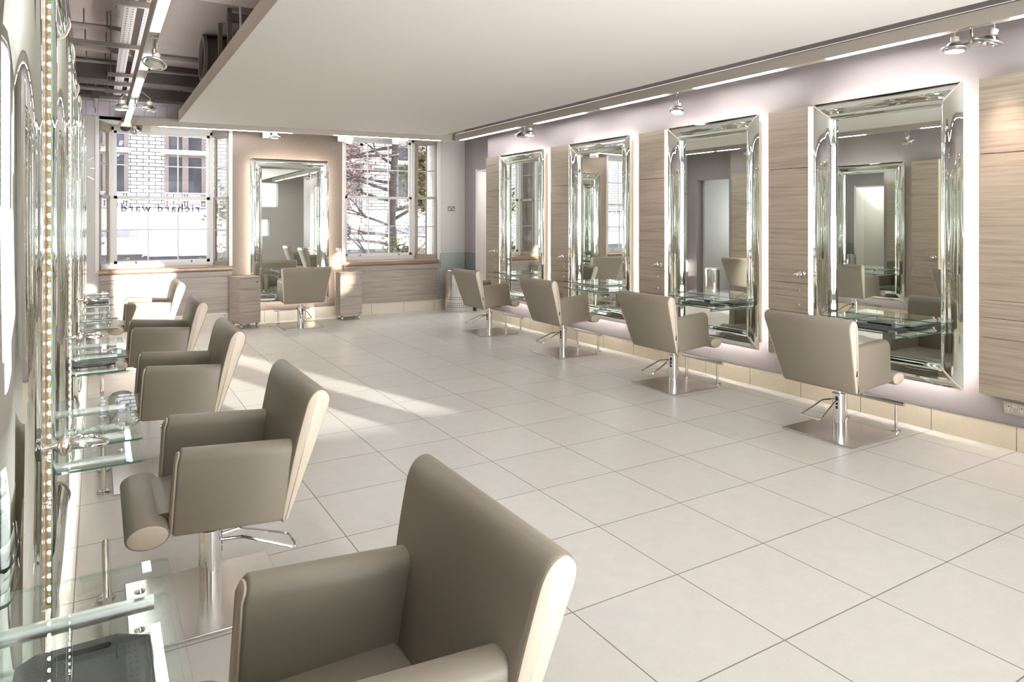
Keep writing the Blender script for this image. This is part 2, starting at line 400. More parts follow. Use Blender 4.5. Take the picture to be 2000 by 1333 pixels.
b = MB(); b.box(7.9, 8.0, YF, .9, 0, ZS); b.box(XR+.32, 8.0, .85, .95, 0, ZS); struct(b.build('wall_side_bay', M['wallpale'], smooth=0))
# back wall
b = MB(); b.box(-.8, .012, YB, YB+.6, 0, ZS); struct(b.build('wall_back', M['wallpale'], smooth=0))
b = MB(); b.box(1.84, 3.655, YB, YB+.6, 0, ZS); struct(b.build('wall_back_pillar', M['pillar'], smooth=0))
b = MB(); b.box(5.49, 6.4, YB, YB+.6, 0, ZS); struct(b.build('wall_back_end', M['wallpale'], smooth=0))
b = MB(); b.box(.012, 1.84, YB, YB+.6, 3.14, ZS); b.box(3.655, 5.49, YB, YB+.6, 3.20, ZS)
b.box(.012, 1.84, YB+.02, YB+.6, 0, .9); b.box(3.655, 5.49, YB+.02, YB+.6, 0, .9)
struct(b.build('wall_back_spandrel', M['white'], smooth=0))
# tiled band above window heads
b = MB(); b.box(-.79, 1.3, YB-.03, YB, 3.20, 3.42)
struct(b.build('trim_1', tilemat('white_wall_tiles', srgb(222, 214, 226), 0, .15, 3.20, .22, (0, 2), grout=srgb(170, 160, 165), half=.004), smooth=0))
# skirtings
def skirt(name, bx, mat, cap):
    o = struct(bx.build(name, mat, smooth=0)); c = cap.build('top_trim', M['alu'], o, smooth=0); return o
skirt('baseboard_right', box(XR-.012, XR, .9, 10.26, 0, .17), M['skirtY'], box(XR-.014, XR, .9, 10.26, .171, .178))
skirt('baseboard_left', box(XL, XL+.012, YF, 10.15, 0, .17), M['skirtY'], box(XL, XL+.014, YF, 10.15, .171, .178))
skirt('baseboard_back', MB().box(.012, 1.84, YB-.012, YB+.02, 0, .19).box(1.84, 3.655, YB-.012, YB, 0, .19).box(3.655, 5.49, YB-.012, YB+.02, 0, .19).box(5.49, 6.02, YB-.012, YB, 0, .19), M['skirtX'],
      box(.012, 6.02, YB-.014, YB-.001, .191, .196))
# white casings at the window edges
for i, (a, c) in enumerate([(-.035, .015), (1.795, 1.845), (3.632, 3.680), (5.452, 5.505)]):
    struct(box(a, c, YB-.02, YB+.03, .9, 3.2).build('trim_%d' % (i+2), M['winwhite'], smooth=0))

# ------------------------------------------------------------------ windows
def sash(mb, xa, xb, za, zb, y, nx, nz, fr, bar, t=.03):
    """glazing grid in a vertical plane, local x along the window"""
    mb.box(xa, xb, y, y+t, za, za+fr); mb.box(xa, xb, y, y+t, zb-fr, zb)
    mb.box(xa, xa+fr, y, y+t, za, zb); mb.box(xb-fr, xb, y, y+t, za, zb)
    for i in range(1, nx):
        x = xa+fr+(xb-xa-2*fr)*i/nx; mb.box(x-bar/2, x+bar/2, y+.002, y+t-.002, za+fr, zb-fr)
    for i in range(1, nz):
        z = za+fr+(zb-za-2*fr)*i/nz; mb.box(xa+fr, xb-fr, y+.003, y+t-.003, z-bar/2, z+bar/2)
def bay_window(name, xc0, xc1, xl, xr, z0, zm, z1, sidecols, yc=12.2):
    w = bpy.data.objects.new(name, None); COL.objects.link(w); struct(w); w.location = (0, 0, 0)
    f = MB(); f.box(xc0-.06, xc0, yc-.03, yc+.08, z0-.05, z1+.05); f.box(xc1, xc1+.06, yc-.03, yc+.08, z0-.05, z1+.05)
    f.box(xc0-.06, xc1+.06, yc-.03, yc+.08, z1, z1+.1); f.box(xc0-.06, xc1+.06, yc-.05, yc+.1, z0-.08, z0)
    f.build('outer_frame', M['winwhite'], w, smooth=0)
    u = MB(); sash(u, xc0, xc1, zm-.02, z1, yc+.03, 3, 2, .04, .018); u.build('upper_sash', M['winwhite'], w, smooth=0)
    l = MB(); sash(l, xc0, xc1, z0, zm+.02, yc-.01, 3, 2, .045, .018); ls = l.build('lower_sash', M['winwhite'], w, smooth=0)
    for k in (.22, .8):
        x = xc0+(xc1-xc0)*k
        h = MB(); h.lathe([(.016, 0), (.016, .004), (.006, .012), (.006, .02), (.012, .028), (.0, .03)], 12, (x, yc-.02, z0-.0)); h.build('sash_lift', M['black'], ls)
    g = MB(); g.box(xc0+.03, xc1-.03, yc+.043, yc+.047, zm, z1-.03); g.box(xc0+.03, xc1-.03, yc+.003, yc+.007, z0+.03, zm); g.build('pane', M['glass'], w, smooth=0)
    # splayed returns with narrow side lights
    for (xa, ya, xb, yb, cols) in ((xl, YB+.03, xc0-.06, yc-.03, sidecols[0]), (xc1+.06, yc-.03, xr, YB+.03, sidecols[1])):
        d = Vector((xb-xa, yb-ya, 0)); Ln = d.length; ang = math.atan2(d.y, d.x)
        T = Matrix.Translation((xa, ya, 0)) @ Matrix.Rotation(ang, 4, 'Z')
        s = MB(); sash(s, 0.01, Ln-.01, z0-.03, zm+.02, -.015, cols, 2, .045, .02, .035); sash(s, 0.01, Ln-.01, zm-.02, z1-.02, -.0, cols, 2, .045, .02, .035)
        s.xf(T); s.build('side_light', M['winbrown'], w, smooth=0)
        p = MB(); p.box(.04, Ln-.04, .006, .01, z0, z1-.05); p.xf(T); p.build('side_pane', M['glass'], w, smooth=0)
        h = MB(); h.box(0, Ln, -.03, .05, z1-.03, z1+.16); h.box(0, Ln, -.03, .05, z0-.14, z0-.02); h.xf(T); h.build('return_lining', M['winbrown'], w, smooth=0)
    # soffit and inner board
    poly = [(xl, YB+.0), (xc0-.06, yc+.02), (xc1+.06, yc+.02), (xr, YB+.0)]
    MB().prism(poly, z1+.1, z1+.16, 'z').build('soffit', M['winwhite'], w, smooth=0)
    MB().prism(poly, z0-.12, z0-.08, 'z').build('sill_board', M['winwhite'], w, smooth=0)
    return w
w1 = bay_window('window_1', .21, 1.57, .015, 1.80, 1.0, 2.03, 3.06, (1, 1))
w2 = bay_window('window_2', 3.82, 5.11, 3.68, 5.455, 1.02, 2.095, 3.15, (1, 2))
# shop lettering, read from the street
cu = bpy.data.curves.new('lettering', 'FONT'); cu.body = 'richard ward'; cu.size = .17; cu.align_x = 'CENTER'; cu.space_character = 1.25; cu.extrude = .0008; cu.offset = .002
to = bpy.data.objects.new('tmp_text', cu); COL.objects.link(to)
bpy.context.view_layer.update()
me = bpy.data.meshes.new_from_object(to.evaluated_get(bpy.context.evaluated_depsgraph_get()))
bpy.data.objects.remove(to)
me.materials.clear(); me.materials.append(M['letter'])
lt = bpy.data.objects.new('lettering', me); COL.objects.link(lt); lt.parent = w1
lt.location = (.86, 12.185, 1.81); lt.rotation_euler = (pi/2, 0, pi)
# left alcove window, seen only in the mirrors
w3 = bpy.data.objects.new('window_3', None); COL.objects.link(w3); struct(w3)
s = MB(); sash(s, 10.35, 11.45, 1.0, 2.55, 0, 3, 4, .06, .025); s.xf(Matrix.Translation((-2.18, 0, 0)) @ Matrix.Rotation(pi/2, 4, 'Z') @ Matrix.Translation((0, 0, 0))); s.build('sash', M['winwhite'], w3, smooth=0)
box(-2.20, -2.196, 10.35, 11.45, 1.0, 2.55).build('pane', M['glass'], w3, smooth=0)
# frames and panes for the openings shaped to the light
for i, ((a, c), (za, zb)) in enumerate(zip(ops, ozs)):
    if c-a < .3: continue
    wf = bpy.data.objects.new('window_%d' % (4+i), None); COL.objects.link(wf); struct(wf)
    s = MB(); s.box(a, a+.03, YF-.16, YF-.1, za, zb); s.box(c-.03, c, YF-.16, YF-.1, za, zb); s.box(a, c, YF-.16, YF-.1, za, za+.03); s.box(a, c, YF-.16, YF-.1, zb-.03, zb)
    s.build('frame', M['winwhite'], wf, smooth=0)
    box(a+.03, c-.03, YF-.132, YF-.128, za+.03, zb-.03).build('pane', M['glass'], wf, smooth=0)

# window seats
def window_seat(x0, x1, label):
    t = thing('window_seat', label, 'bench', (x0, YB, 0), 0, None)
    w = x1-x0
    MB().box(.0, w, -.03, .015, .20, .78).build('front_panel', M['woodgrey'], t, smooth=0)
    MB().box(.0, w, -.036, .015, .785, .865).build('top_rail', M['woodgrey'], t, smooth=0)
    c = fillet([(-.06, .872), (.42, .872), (.42, .945), (-.06, .945)], [.02, .0, .0, .022], 4)
    MB().prism(c, -.005, w+.005, 'x').build('cushion', M['copper'], t)
    return t
window_seat(.015, 1.835, 'bronze vinyl cushioned window seat with wood front, left window under the shop lettering')
window_seat(3.66, 5.455, 'bronze vinyl cushioned window seat with wood front, right window facing the tree')

# ------------------------------------------------------------------ dropped raft, channels
def raft():
    t = thing('ceiling_raft', 'large flat white suspended ceiling raft with beige edges in the middle of the salon', 'ceiling panel', (0, 0, 0))
    poly = [(1.0, YF+.4), (1.0, 11.02), (4.95, 10.53), (4.95, YF+.4)]
    b = MB(); v = [(p[0], p[1], z) for z in (3.10, 3.255) for p in poly]
    b.add(v, [(3,2,1,0)], 0); b.add(v, [(4,5,6,7),(0,1,5,4),(1,2,6,5),(2,3,7,6),(3,0,4,7)], 1)
    b.build('panel', [M['raft'], M['raftedge']], t, smooth=0)
    for (x, y) in ((1.6, 1.0), (1.6, 5.0), (1.6, 9.0), (4.3, 1.0), (4.3, 5.0), (4.3, 9.0)): MB().tube([(x, y, 3.25), (x, y, ZS)], .006, 6).build('hanger_rod', M['strut'], t)
raft()
def channel(p0, p1, width, z0, z1, lit, label, rods=None, rodtop=ZS, up=None):
    """suspended lighting channel from p0 to p1; lit = list of (a,b) fractions in metres along it"""
    d = Vector((p1[0]-p0[0], p1[1]-p0[1], 0)); Ln = d.length
    t = thing('lighting_channel', label, 'ceiling light', (p0[0], p0[1], 0), math.atan2(d.y, d.x))
    h = width/2
    b = MB(); b.box(0, Ln, -h, -h+.008, z0, z1); b.box(0, Ln, h-.008, h, z0, z1); b.box(0, Ln, -h, h, z1-.01, z1); b.box(0, Ln, -h+.008, h-.008, z0+.012, z0+.02)
    b.build('housing', M['housing'], t, smooth=0)
    for a, c in lit: box(a, c, -h+.01, h-.01, z0+.0005, z0+.010).build('diffuser', M['tube'], t, smooth=0)
    if up: box(.05, Ln-.05, -h+.012, h-.012, z1+.0005, z1+.006).build('soffit_fill_strip', up, t, smooth=0)  # glowing strip added on top to lift the ceiling above
    for k in (rods or [.8+1.9*i for i in range(8) if .8+1.9*i < Ln]): MB().tube([(k, 0, z1), (k, 0, rodtop)], .005, 6).build('hanger_rod', M['strut'], t)
    return t
RY0 = YF+.2
channel((5.445, RY0), (5.445, 10.93), .09, 3.075, 3.185, [(a-RY0, c-RY0) for a, c in ((-2.0, -.9), (-.4, .7), (1.05, 2.3), (2.78, 3.71), (4.19, 5.27), (5.73, 6.84), (7.24, 8.38), (8.91, 10.77))],
        'long white linear light channel above the right wall mirrors', up=M['upfill2'])
channel((.378, RY0), (.364, 11.62), .085, 3.10, 3.24, [(a-RY0, c-RY0) for a, c in ((-2.0, 1.0), (1.5, 3.6), (4.0, 5.86), (6.78, 7.39), (7.97, 9.02), (9.42, 9.95), (10.1, 11.55))],
        'long white linear light channel along the left ceiling beside the cable trays', [y-RY0 for y in (6.4, 8.0, 9.6, 10.25, 10.85)], 3.412, M['upfill'])
def along(u, p0, p1):
    pass
channel((.30, 11.70), (5.49, 11.10), .09, 3.09, 3.22, [(.5, 2.42), (3.1, 4.95)], 'shorter linear light channel running across above the two windows')
# dark services void seen between raft and right channel
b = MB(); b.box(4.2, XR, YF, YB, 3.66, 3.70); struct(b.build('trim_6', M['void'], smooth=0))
for i, y in enumerate((3.3, 5.2, 7.1, 9.0, 10.2)):
    tag(box(4.6, XR-.02, y-.05, y+.05, 3.56, 3.66).build('ceiling_joist', M['slab'], smooth=0), ['pale joist crossing the dark ceiling slot above the right channel, first from the camera', 'pale joist crossing the dark ceiling slot above the right channel, second from the camera', 'pale joist crossing the dark ceiling slot above the right channel, third from the camera', 'pale joist crossing the dark ceiling slot above the right channel, fourth from the camera', 'pale joist crossing the dark ceiling slot nearest the far corner'][i], 'joist', 'joists in the right ceiling slot')

# ------------------------------------------------------------------ services over the left aisle
def simple(name, mb, mat, label, cat, group=None, smooth=35): return tag(mb.build(name, mat, smooth=smooth), label, cat, group)
for i, (y, z, r, x1) in enumerate(((8.05, 3.62, .022, .22), (8.95, 3.60, .05, .34), (9.85, 3.62, .02, .24), (11.0, 3.48, .028, .17))):
    pts = [(XL, y, z), (x1-.06, y, z), (x1-.015, y+.015, z), (x1, y+.06, z), (x1, y+.2, z+.02)]
    cp_ = simple('hanging_conduit_pipe', MB().tube(pts, r, 12), M['pipe'], ['thin grey conduit under the left soffit, nearest the camera', 'thick grey pipe under the left soffit between two thin conduits', 'thin grey conduit under the left soffit just beyond the thick pipe', 'grey pipe under the left soffit closest to the left window'][i], 'pipe', 'pipes under the left soffit')
    for x in (-.12, .08): MB().tube([(x, y, z+r*.9), (x, y, ZS)], .008, 6).build('pipe_clip', M['strut'], cp_)
simple('flexible_conduit', MB().tube([(.40, 9.05, 3.60)]+[(.45+.02*k, 9.05, 3.60) for k in range(60)], [.03+.004*(k % 2) for k in range(61)], 10), M['pipe'], 'ribbed grey flexible conduit running from the left channel to the raft', 'pipe')
simple('conduit_bend', MB().tube([(.44, 9.9, 3.30), (.45, 9.9, 3.5), (.50, 9.9, 3.56), (.6, 9.9, 3.58), (1.6, 9.9, 3.58)], .016, 10), M['pipe'], 'thin bent conduit rising beside the left channel and crossing to the round duct', 'pipe')
for i, (x, wd) in enumerate(((.235, .095), (.375, .07))):
    t = thing('cable_tray', ['wider white perforated cable tray over the left aisle', 'narrower white perforated cable tray partly behind the left light channel'][i], 'cable tray', (x, 0, 0))
    b = MB(); h = wd/2; b.box(-h, h, RY0, 11.3, 3.46, 3.464); b.box(-h, -h+.004, RY0, 11.3, 3.464, 3.49); b.box(h-.004, h, RY0, 11.3, 3.464, 3.49); b.build('tray', M['trayslots'], t, smooth=0)
for i, (y, x0, x1) in enumerate(((6.4, .10, .47), (8.0, -.24, .47), (9.6, .10, .47), (10.25, -.24, .47), (10.85, .08, .47))):
    t = thing('strut_hanger', ['dark steel strut under the cable trays, nearest the camera', 'long steel strut under the cable trays reaching the left wall', 'short steel strut under the cable trays beyond the long one', 'long steel strut under the cable trays near the left window', 'short steel strut under the cable trays closest to the left window'][i], 'bracket', (0, y, 0), 0, 'struts under the cable trays')
    b = MB(); b.box(x0, x1, -.02, .02, 3.415, 3.4575); b.build('bar', M['strut'], t, smooth=0)
    for x in (max(x0, .08)+.03, x1-.025): MB().tube([(x, .0, 3.38), (x, .0, ZS)], .006, 8).build('threaded_rod', M['strut'], t)
simple('ceiling_shade_band', box(XL, 1.6, 10.45, 10.75, 3.52, ZS), M['darkbeam'], 'dark block standing in for the shaded left ceiling before the windows', 'beam', smooth=0)  # dark block put where the ceiling lies in shadow
simple('roller_shutter_box', box(-.5, 1.5, 11.35, 11.6, 3.44, 3.6), M['darkbeam'], 'dark horizontal box beam above the left window head', 'beam', smooth=0)
# round duct, drum and frame peeping over the raft
t = thing('ventilation_duct', 'dark round ventilation duct end above the left edge of the raft', 'duct', (1.02, 8.55, 3.52))
R90 = Matrix.Rotation(pi/2, 4, 'Y')
MB().lathe([(.235, 0), (.25, 0), (.25, .9), (.235, .9)], 32, cap=False).xf(R90).build('drum', M['darkbeam'], t)
MB().lathe([(.262, -.01), (.262, .03), (.225, .03), (.225, -.01), (.262, -.01)], 32, cap=False).xf(R90).build('rim', M['pipe'], t)
t = thing('duct_frame', 'upright grey steel frame with cables above the raft edge beside the duct', 'bracket', (1.12, 7.3, 3.255))
MB().box(-.02, .02, -.02, .02, 0, .52).box(-.02, .02, .58, .62, 0, .52).build('post', M['strut'], t, smooth=0)
MB().box(-.02, .4, -.05, .05, .40, .47).build('cross_box', M['strut'], t, smooth=0)
MB().tube([(.0, -.02, .42), (.06, .1, .2), (.1, .3, .05)], .008, 8).build('cable', M['housing'], t)
MB().tube([(.05, -.3, .5), (.06, -.28, .25), (.05, -.3, .0)], .011, 8).build('cable', M['white'], t)
simple('insulated_beam', MB().box(XL, 2.6, 5.9, 6.5, 3.58, ZS), M['white'], 'pale boxed beam crossing the ceiling above the near raft edge', 'beam', smooth=0)

# ------------------------------------------------------------------ salon chair
def make_chair(label):
    t = thing('salon_chair', label, 'chair', (0, 0, 0), 0, 'taupe salon chairs')
    prof = fillet([(-.245, .388), (-.268, .40), (-.438, .915), (-.395, .965), (-.335, .935), (-.282, .72), (-.232, .41)],
                  [.02, .03, .05, .07, .06, .2, .03], 6)
    hw = lambda z: .305+.065*(z-.39)/.57
    def ring(pr, k, dy): return [(x, k*(hw(z)+dy), z) for x, z in pr]
    MB().loft([ring(inset(prof, .007), -1, .0), ring(prof, -1, -.010), ring(prof, 1, -.010), ring(inset(prof, .007), 1, .0)]).build('backrest', M['leather'], t, smooth=50)
    for k in (-1, 1):
        MB().loft([ring(inset(prof, .006), k, -.004), ring(inset(prof, .007), k, .006), ring(inset(prof, .016), k, .011)]).build('side_panel', M['cream'], t, smooth=50)
    for k in (-1, 1):
        yo, yi = .322, .222
        cs = fillet([(yi, 0), (yo, 0), (yo, 1), (yi, 1)], [.0, .0, .0, .0], 1)
        # rounded cross-section in (y, h) with h 0..1 mapped to the sloping arm height
        H = .325
        sec = fillet([(yi, 0), (yo, 0), (yo, H), (yi, H)], [.012, .012, .045, .045], 6)
        def sp(y, h, e, g=0):
            q = h/H
            if e == 0: return (-.30+.065*(1-q), k*y, .408+h*(.322/H))
            return (.155+.022*(1-q)+g-.012*max(0, (q-.86)/.14), k*y, .436+h*(.326/H))
        sec2 = inset(sec, .008)
        MB().loft([[sp(y, h, 0) for y, h in sec], [sp(y, h, 1, -.008) for y, h in sec], [sp(y, h, 1, 0) for y, h in sec2]]).build('armrest', M['leather'], t, smooth=50)
        a = t.children[-1] if False else [c for c in COL.objects if c.parent == t][-1]
        s3 = inset(sec, .013); s4 = inset(sec, .024)
        MB().loft([[sp(y, h, 1, -.004) for y, h in s3], [sp(y, h, 1, .006) for y, h in s3], [sp(y, h, 1, .011) for y, h in s4]]).build('front_panel', M['cream'], a, smooth=50)
    # seat: cushion between the arms and a full-width front roll
    cush = fillet([(-.25, .405), (.215, .418), (.25, .50), (-.25, .50)], [.01, .01, .05, .03], 5)
    roll = ellipse(.262, .455, .078, .050, 32)
    b = MB(); b.prism(cush, -.221, .221, 'y')
    rr = inset(roll, .006); b.loft([[(x, -.322, z) for x, z in rr], [(x, -.314, z) for x, z in roll], [(x, .314, z) for x, z in roll], [(x, .322, z) for x, z in rr]])
    seat = b.build('seat', M['leather'], t, smooth=50)
    for k in (-1, 1):
        MB().loft([[(x, k*.319, z) for x, z in inset(roll, .006)], [(x, k*.327, z) for x, z in inset(roll, .008)], [(x, k*.333, z) for x, z in inset(roll, .022)]]).build('end_cap', M['cream'], seat, smooth=50)
    MB().box(-.16, .14, -.11, .11, .385, .418).build('seat_bracket', M['black'], t, smooth=0, bevel=.006)
    MB().lathe([(.022, .29), (.022, .39)], 20).build('piston', M['chrome'], t)
    post = MB().lathe([(.047, .014), (.047, .296), (.050, .298), (.050, .312), (.022, .314)], 32).build('post', M['chrome'], t)
    s = MB(); s.box(-.051, -.044, -.022, -.006, .225, .29); s.box(-.051, -.044, -.022, -.006, .195, .215); s.build('slot', M['darkgap'], post, smooth=0)
    pts = fillet([(-.04, -.026), (-.13, -.050), (-.36, -.085), (-.36, .085), (-.13, .050), (-.04, .026)], [0, .04, .03, .03, .04, 0], 5)
    zz = lambda x: .262 if x > -.13 else .262+(x+.13)*.40
    MB().tube([(x, y, zz(x)) for x, y in pts], .0065, 8).build('pump_pedal', M['chrome'], t)
    MB().box(-.30, .32, -.30, .30, .0, .014).build('base_plate', M['steel'], t, smooth=0, bevel=.003)
    MB().box(-.296, -.284, -hw(.56)-.013, -hw(.56)+.002, .535, .590).xf(Matrix.Rotation(0, 4, 'Y')).build('label_tag', M['black'], t, smooth=0)
    return t
chairs = [
    ((5.005, 3.315, 0), 0, 'taupe salon chair at the nearest right-hand mirror, back to camera'),
    ((4.985, 5.115, 0), 0, 'taupe salon chair on the right wall, second from the camera'),
    ((5.015, 7.08, 0), 0, 'taupe salon chair on the right wall, third from the camera'),
    ((4.99, 8.94, 0), 0, 'taupe salon chair on the right wall in front of the perforated steel drum'),
    ((.47, 1.58, 0), pi, 'taupe leather chair cropped at the bottom edge, closest to the camera'),
    ((.425, 3.29, 0), pi, 'taupe salon chair on the left, second from the camera, showing seat and cream end cap'),
    ((.40, 5.10, 0), pi, 'taupe salon chair on the left wall, third from the camera'),
    ((.405, 6.92, 0), pi, 'taupe salon chair on the left wall, fourth from the camera, before the sunlit one'),
    ((.435, 9.05, 0), pi, 'sunlit salon chair on the left nearest the window seat'),
    ((2.735, 11.0, 0), pi/2, 'taupe salon chair facing the far mirror between the two windows'),
]
proto = None
for loc, rz, lab in chairs:
    if proto is None:
        proto = make_chair(lab); proto.location = loc; proto.rotation_euler = (0, 0, rz)
    else: dup(proto, loc, rz, lab)

# footrests
def make_footrest(label):
    t = thing('footrest', label, 'footrest', (0,0,0), 0, 'steel footrests')
    MB().tube([(0, -.28, .225), (0, .28, .225)], .0165, 14).build('bar', M['steel'], t)
    for k in (-1, 1):
        l = MB().tube([(0, k*.215, .004), (0, k*.215, .212)], .0125, 12).build('leg', M['steel'], t)
        MB().lathe([(.036, 0), (.036, .012), (.03, .016)], 20, (0, k*.215, 0)).build('flange', M['steel'], l)
    return t
feet = [((5.415, 3.31, 0), 0, 'steel floor footrest below the nearest right-hand mirror'), ((5.40, 5.13, 0), 0, 'steel floor footrest below the second right-hand mirror'),
        ((5.435, 7.12, 0), 0, 'steel floor footrest below the third right-hand mirror'), ((5.40, 8.93, 0), 0, 'steel floor footrest below the farthest right-hand mirror'),
        ((.03, 1.50, 0), pi, 'steel footrest under the nearest left glass shelf'), ((.03, 3.30, 0), pi, 'steel footrest under the second left glass shelf'),
        ((.03, 5.11, 0), pi, 'steel footrest under the third left glass shelf'), ((.03, 6.98, 0), pi, 'steel footrest under the fourth left glass shelf'),
        ((.03, 8.86, 0), pi, 'steel footrest under the farthest left glass shelf'), ((2.70, 11.42, 0), pi/2, 'steel floor footrest below the mirror between the windows')]
fp = None
for loc, rz, lab in feet:
    if fp is None: fp = make_footrest(lab); fp.location = loc; fp.rotation_euler = (0, 0, rz)
    else: dup(fp, loc, rz, lab)

# ------------------------------------------------------------------ mirrors (local: x along the wall, -y out of the wall, z up; origin at bottom centre on the wall)
MW, MH = 1.265, 2.33
def make_mirror(label, beads=False):
    t = thing('framed_mirror', label, 'mirror', (0,0,0), 0, 'large framed mirrors')
    hw = MW/2; sx, sz = .185, .158; ins = .058
    b = MB()
    b.box(-hw+ins, -hw+ins+.018, -.111, -.001, ins, MH-ins); b.box(hw-ins-.018, hw-ins, -.111, -.001, ins, MH-ins)
    b.box(-hw+ins+.018, hw-ins-.018, -.111, -.001, ins, ins+.018); b.box(-hw+ins+.018, hw-ins-.018, -.111, -.001, MH-ins-.018, MH-ins)
    b.box(-hw+ins+.018, hw-ins-.018, -.036, -.001, ins+.018, MH-ins-.018)
    b.build('backing_box', M['backing'], t, smooth=0)
    def wprof(q):
        if q < .58: return .114+.009*(1-((q-.30)/.30)**2)
        e = (q-.58)/.42; return .050+.0652*sqrt(max(0, 1-e*e))
    nt_, ns = 20, 36
    def strip(side):
        vs = []; f = []
        ph = {'l': .3, 'r': 1.7, 't': 2.9, 'b': 4.1}[side]
        for i in range(ns+1):
            for j in range(nt_+1):
                q = j/nt_; q = 1-(1-q)**1.5
                s = i/ns
                if side in 'lr':
                    z0, z1 = sz*q, MH-sz*q; z = z0+(z1-z0)*s
                    x = (-hw+sx*q) if side == 'l' else (hw-sx*q); u = z
                else:
                    x0, x1 = -hw+sx*q, hw-sx*q; x = x0+(x1-x0)*s
                    z = (MH-sz*q) if side == 't' else sz*q; u = x+1
                wob = .0016*(sin(4.1*u+ph+3*q)+.7*sin(8.3*u+2*ph-4*q))*sin(pi*q)
                vs.append((x, -(wprof(q)+wob), z))
        for i in range(ns):
            for j in range(nt_):
                a = i*(nt_+1)+j; f.append((a, a+1, a+nt_+2, a+nt_+1))
        return MB().add(vs, f)
    for s in 'lrtb': strip(s).build('frame_strip', M['mirror'], t, smooth=80)
    e = MB(); y0, y1 = -.1138, -.1085
    e.box(-hw, -hw+.004, y0, y1, 0, MH); e.box(hw-.004, hw, y0, y1, 0, MH); e.box(-hw+.004, hw-.004, y0, y1, MH-.004, MH); e.box(-hw+.004, hw-.004, y0, y1, 0, .004)
    e.build('glass_edge', M['glassedge'], t, smooth=0)
    box(-hw+sx-.004, hw-sx+.004, -.045, -.037, sz-.004, MH-sz+.004).build('mirror_pane', M['mirror'], t, smooth=0)
    for (xa, za, xb, zb) in ((-hw, 0, -hw+sx, sz), (hw, 0, hw-sx, sz), (-hw, MH, -hw+sx, MH-sz), (hw, MH, hw-sx, MH-sz)):
        pts = [(xa+(xb-xa)*q, -(wprof(q)+.002), za+(zb-za)*q) for q in [i/14*.97 for i in range(15)]]
        MB().tube(pts, .006, 8).build('corner_bead', M['bead'], t)
    i0, i1 = ins-.0055, ins-.0005
    for side in 'lrtb':
        b = MB()
        if side == 'l': b.box(-hw+i0, -hw+i1, -.109, -.101, .06, MH-.06)
        if side == 'r': b.box(hw-i1, hw-i0, -.109, -.101, .06, MH-.06)
        if side == 't': b.box(-hw+.06, hw-.06, -.109, -.101, MH-i1, MH-i0)
        if side == 'b': b.box(-hw+.06, hw-.06, -.109, -.101, i0, i1)
        if side == 'l' and beads: 
            b = box(-hw+i0, -hw+i1, -.1105, -.0965, .06, MH-.06); b.build('led_tape', M['ledtape'], t, smooth=0)
        else: b.build('led_strip', M['led'], t, smooth=0)
    return t
LZ, RZ = .32, .39
def at(side, a, z):
    """frame on a wall: a = position along the wall"""
    return {'R': ((XR, a, z), -pi/2), 'L': ((XL, a, z), pi/2), 'B': ((a, YB, z), 0)}[side]
mir = None
for a, lab in ((3.318, 'tall mirror with liquid-looking mirrored frame, nearest on the right wall'), (5.187, 'tall mirror with liquid-looking mirrored frame, second from the camera on the right wall'),
               (7.115, 'tall mirror on the right wall reflecting the lettered window, third from the camera'), (9.015, 'tall mirror with liquid-looking mirrored frame, farthest on the right wall')):
    loc, rz = at('R', a, RZ)
    if mir is None: mir = make_mirror(lab); mir.location = loc; mir.rotation_euler = (0, 0, rz)
    else: dup(mir, loc, rz, lab)
loc, rz = at('B', 2.735, .345); dup(mir, loc, rz, 'tall mirror with mirrored frame on the bronze pillar between the windows')
mil = None
for a, lab in ((1.468, 'tall mirror seen edge-on at the left picture border, closest to the camera'), (3.318, 'edge-on left wall mirror with led dots, just behind the nearest chrome ring holder'),
               (5.165, 'edge-on left wall mirror with led dots, third from the camera'), (7.03, 'edge-on left wall mirror with led dots, fourth from the camera'), (8.885, 'edge-on left wall mirror with led dots, closest to the left window')):
    loc, rz = at('L', a, LZ)
    if mil is None: mil = make_mirror(lab, True); mil.location = loc; mil.rotation_euler = (0, 0, rz)
    else: dup(mil, loc, rz, lab)

# ------------------------------------------------------------------ tall wooden storage panels between the mirrors
def make_cabinet(label, w):
    t = thing('mounted_cabinet', label, 'cabinet', (0,0,0), 0, 'tall wooden storage panels')
    h = w/2; H = MH; d = .118 if w > 0 else 0
    MB().box(-h, h, -.098, -.001, 0, H).build('carcass', M['backing'], t, smooth=0)
    def front(name, z0, z1): return box(-h, h, -.116, -.0985, z0+.0018, z1-.0018).build(name, M['wood'], t, smooth=0)
    front('upper_panel', 1.772, H); front('door', .70, 1.768); front('base_panel', 0, .42)
    for z0, z1 in ((.57, .698), (.424, .568)):
        dr = front('drawer', z0, z1); kx = h-.075
        kb = MB().lathe([(.005, 0), (.005, .012), (.0125, .014), (.0125, .022), (.009, .024)], 16).xf(Matrix.Translation((kx, -.116, (z0+z1)/2)) @ Matrix.Rotation(pi/2, 4, 'X'))
        kb.build('knob', M['chrome'], dr)
    return t
cb = None
for a, lab in ((2.357, 'tall walnut storage panel cropped at the right picture edge above the socket'), (4.222, 'tall walnut storage panel on the right wall between the two nearest mirrors'),
               (6.09, 'tall walnut storage panel on the right wall, left of the second mirror from the camera'), (7.975, 'tall walnut storage panel on the right wall, left of the third mirror from the camera'), (9.895, 'tall walnut storage panel at the far end of the right wall by the white doorway')):
    loc, rz = at('R', a, RZ)
    if cb is None: cb = make_cabinet(lab, .435); cb.location = loc; cb.rotation_euler = (0, 0, rz)
    else: dup(cb, loc, rz, lab)
cl = None
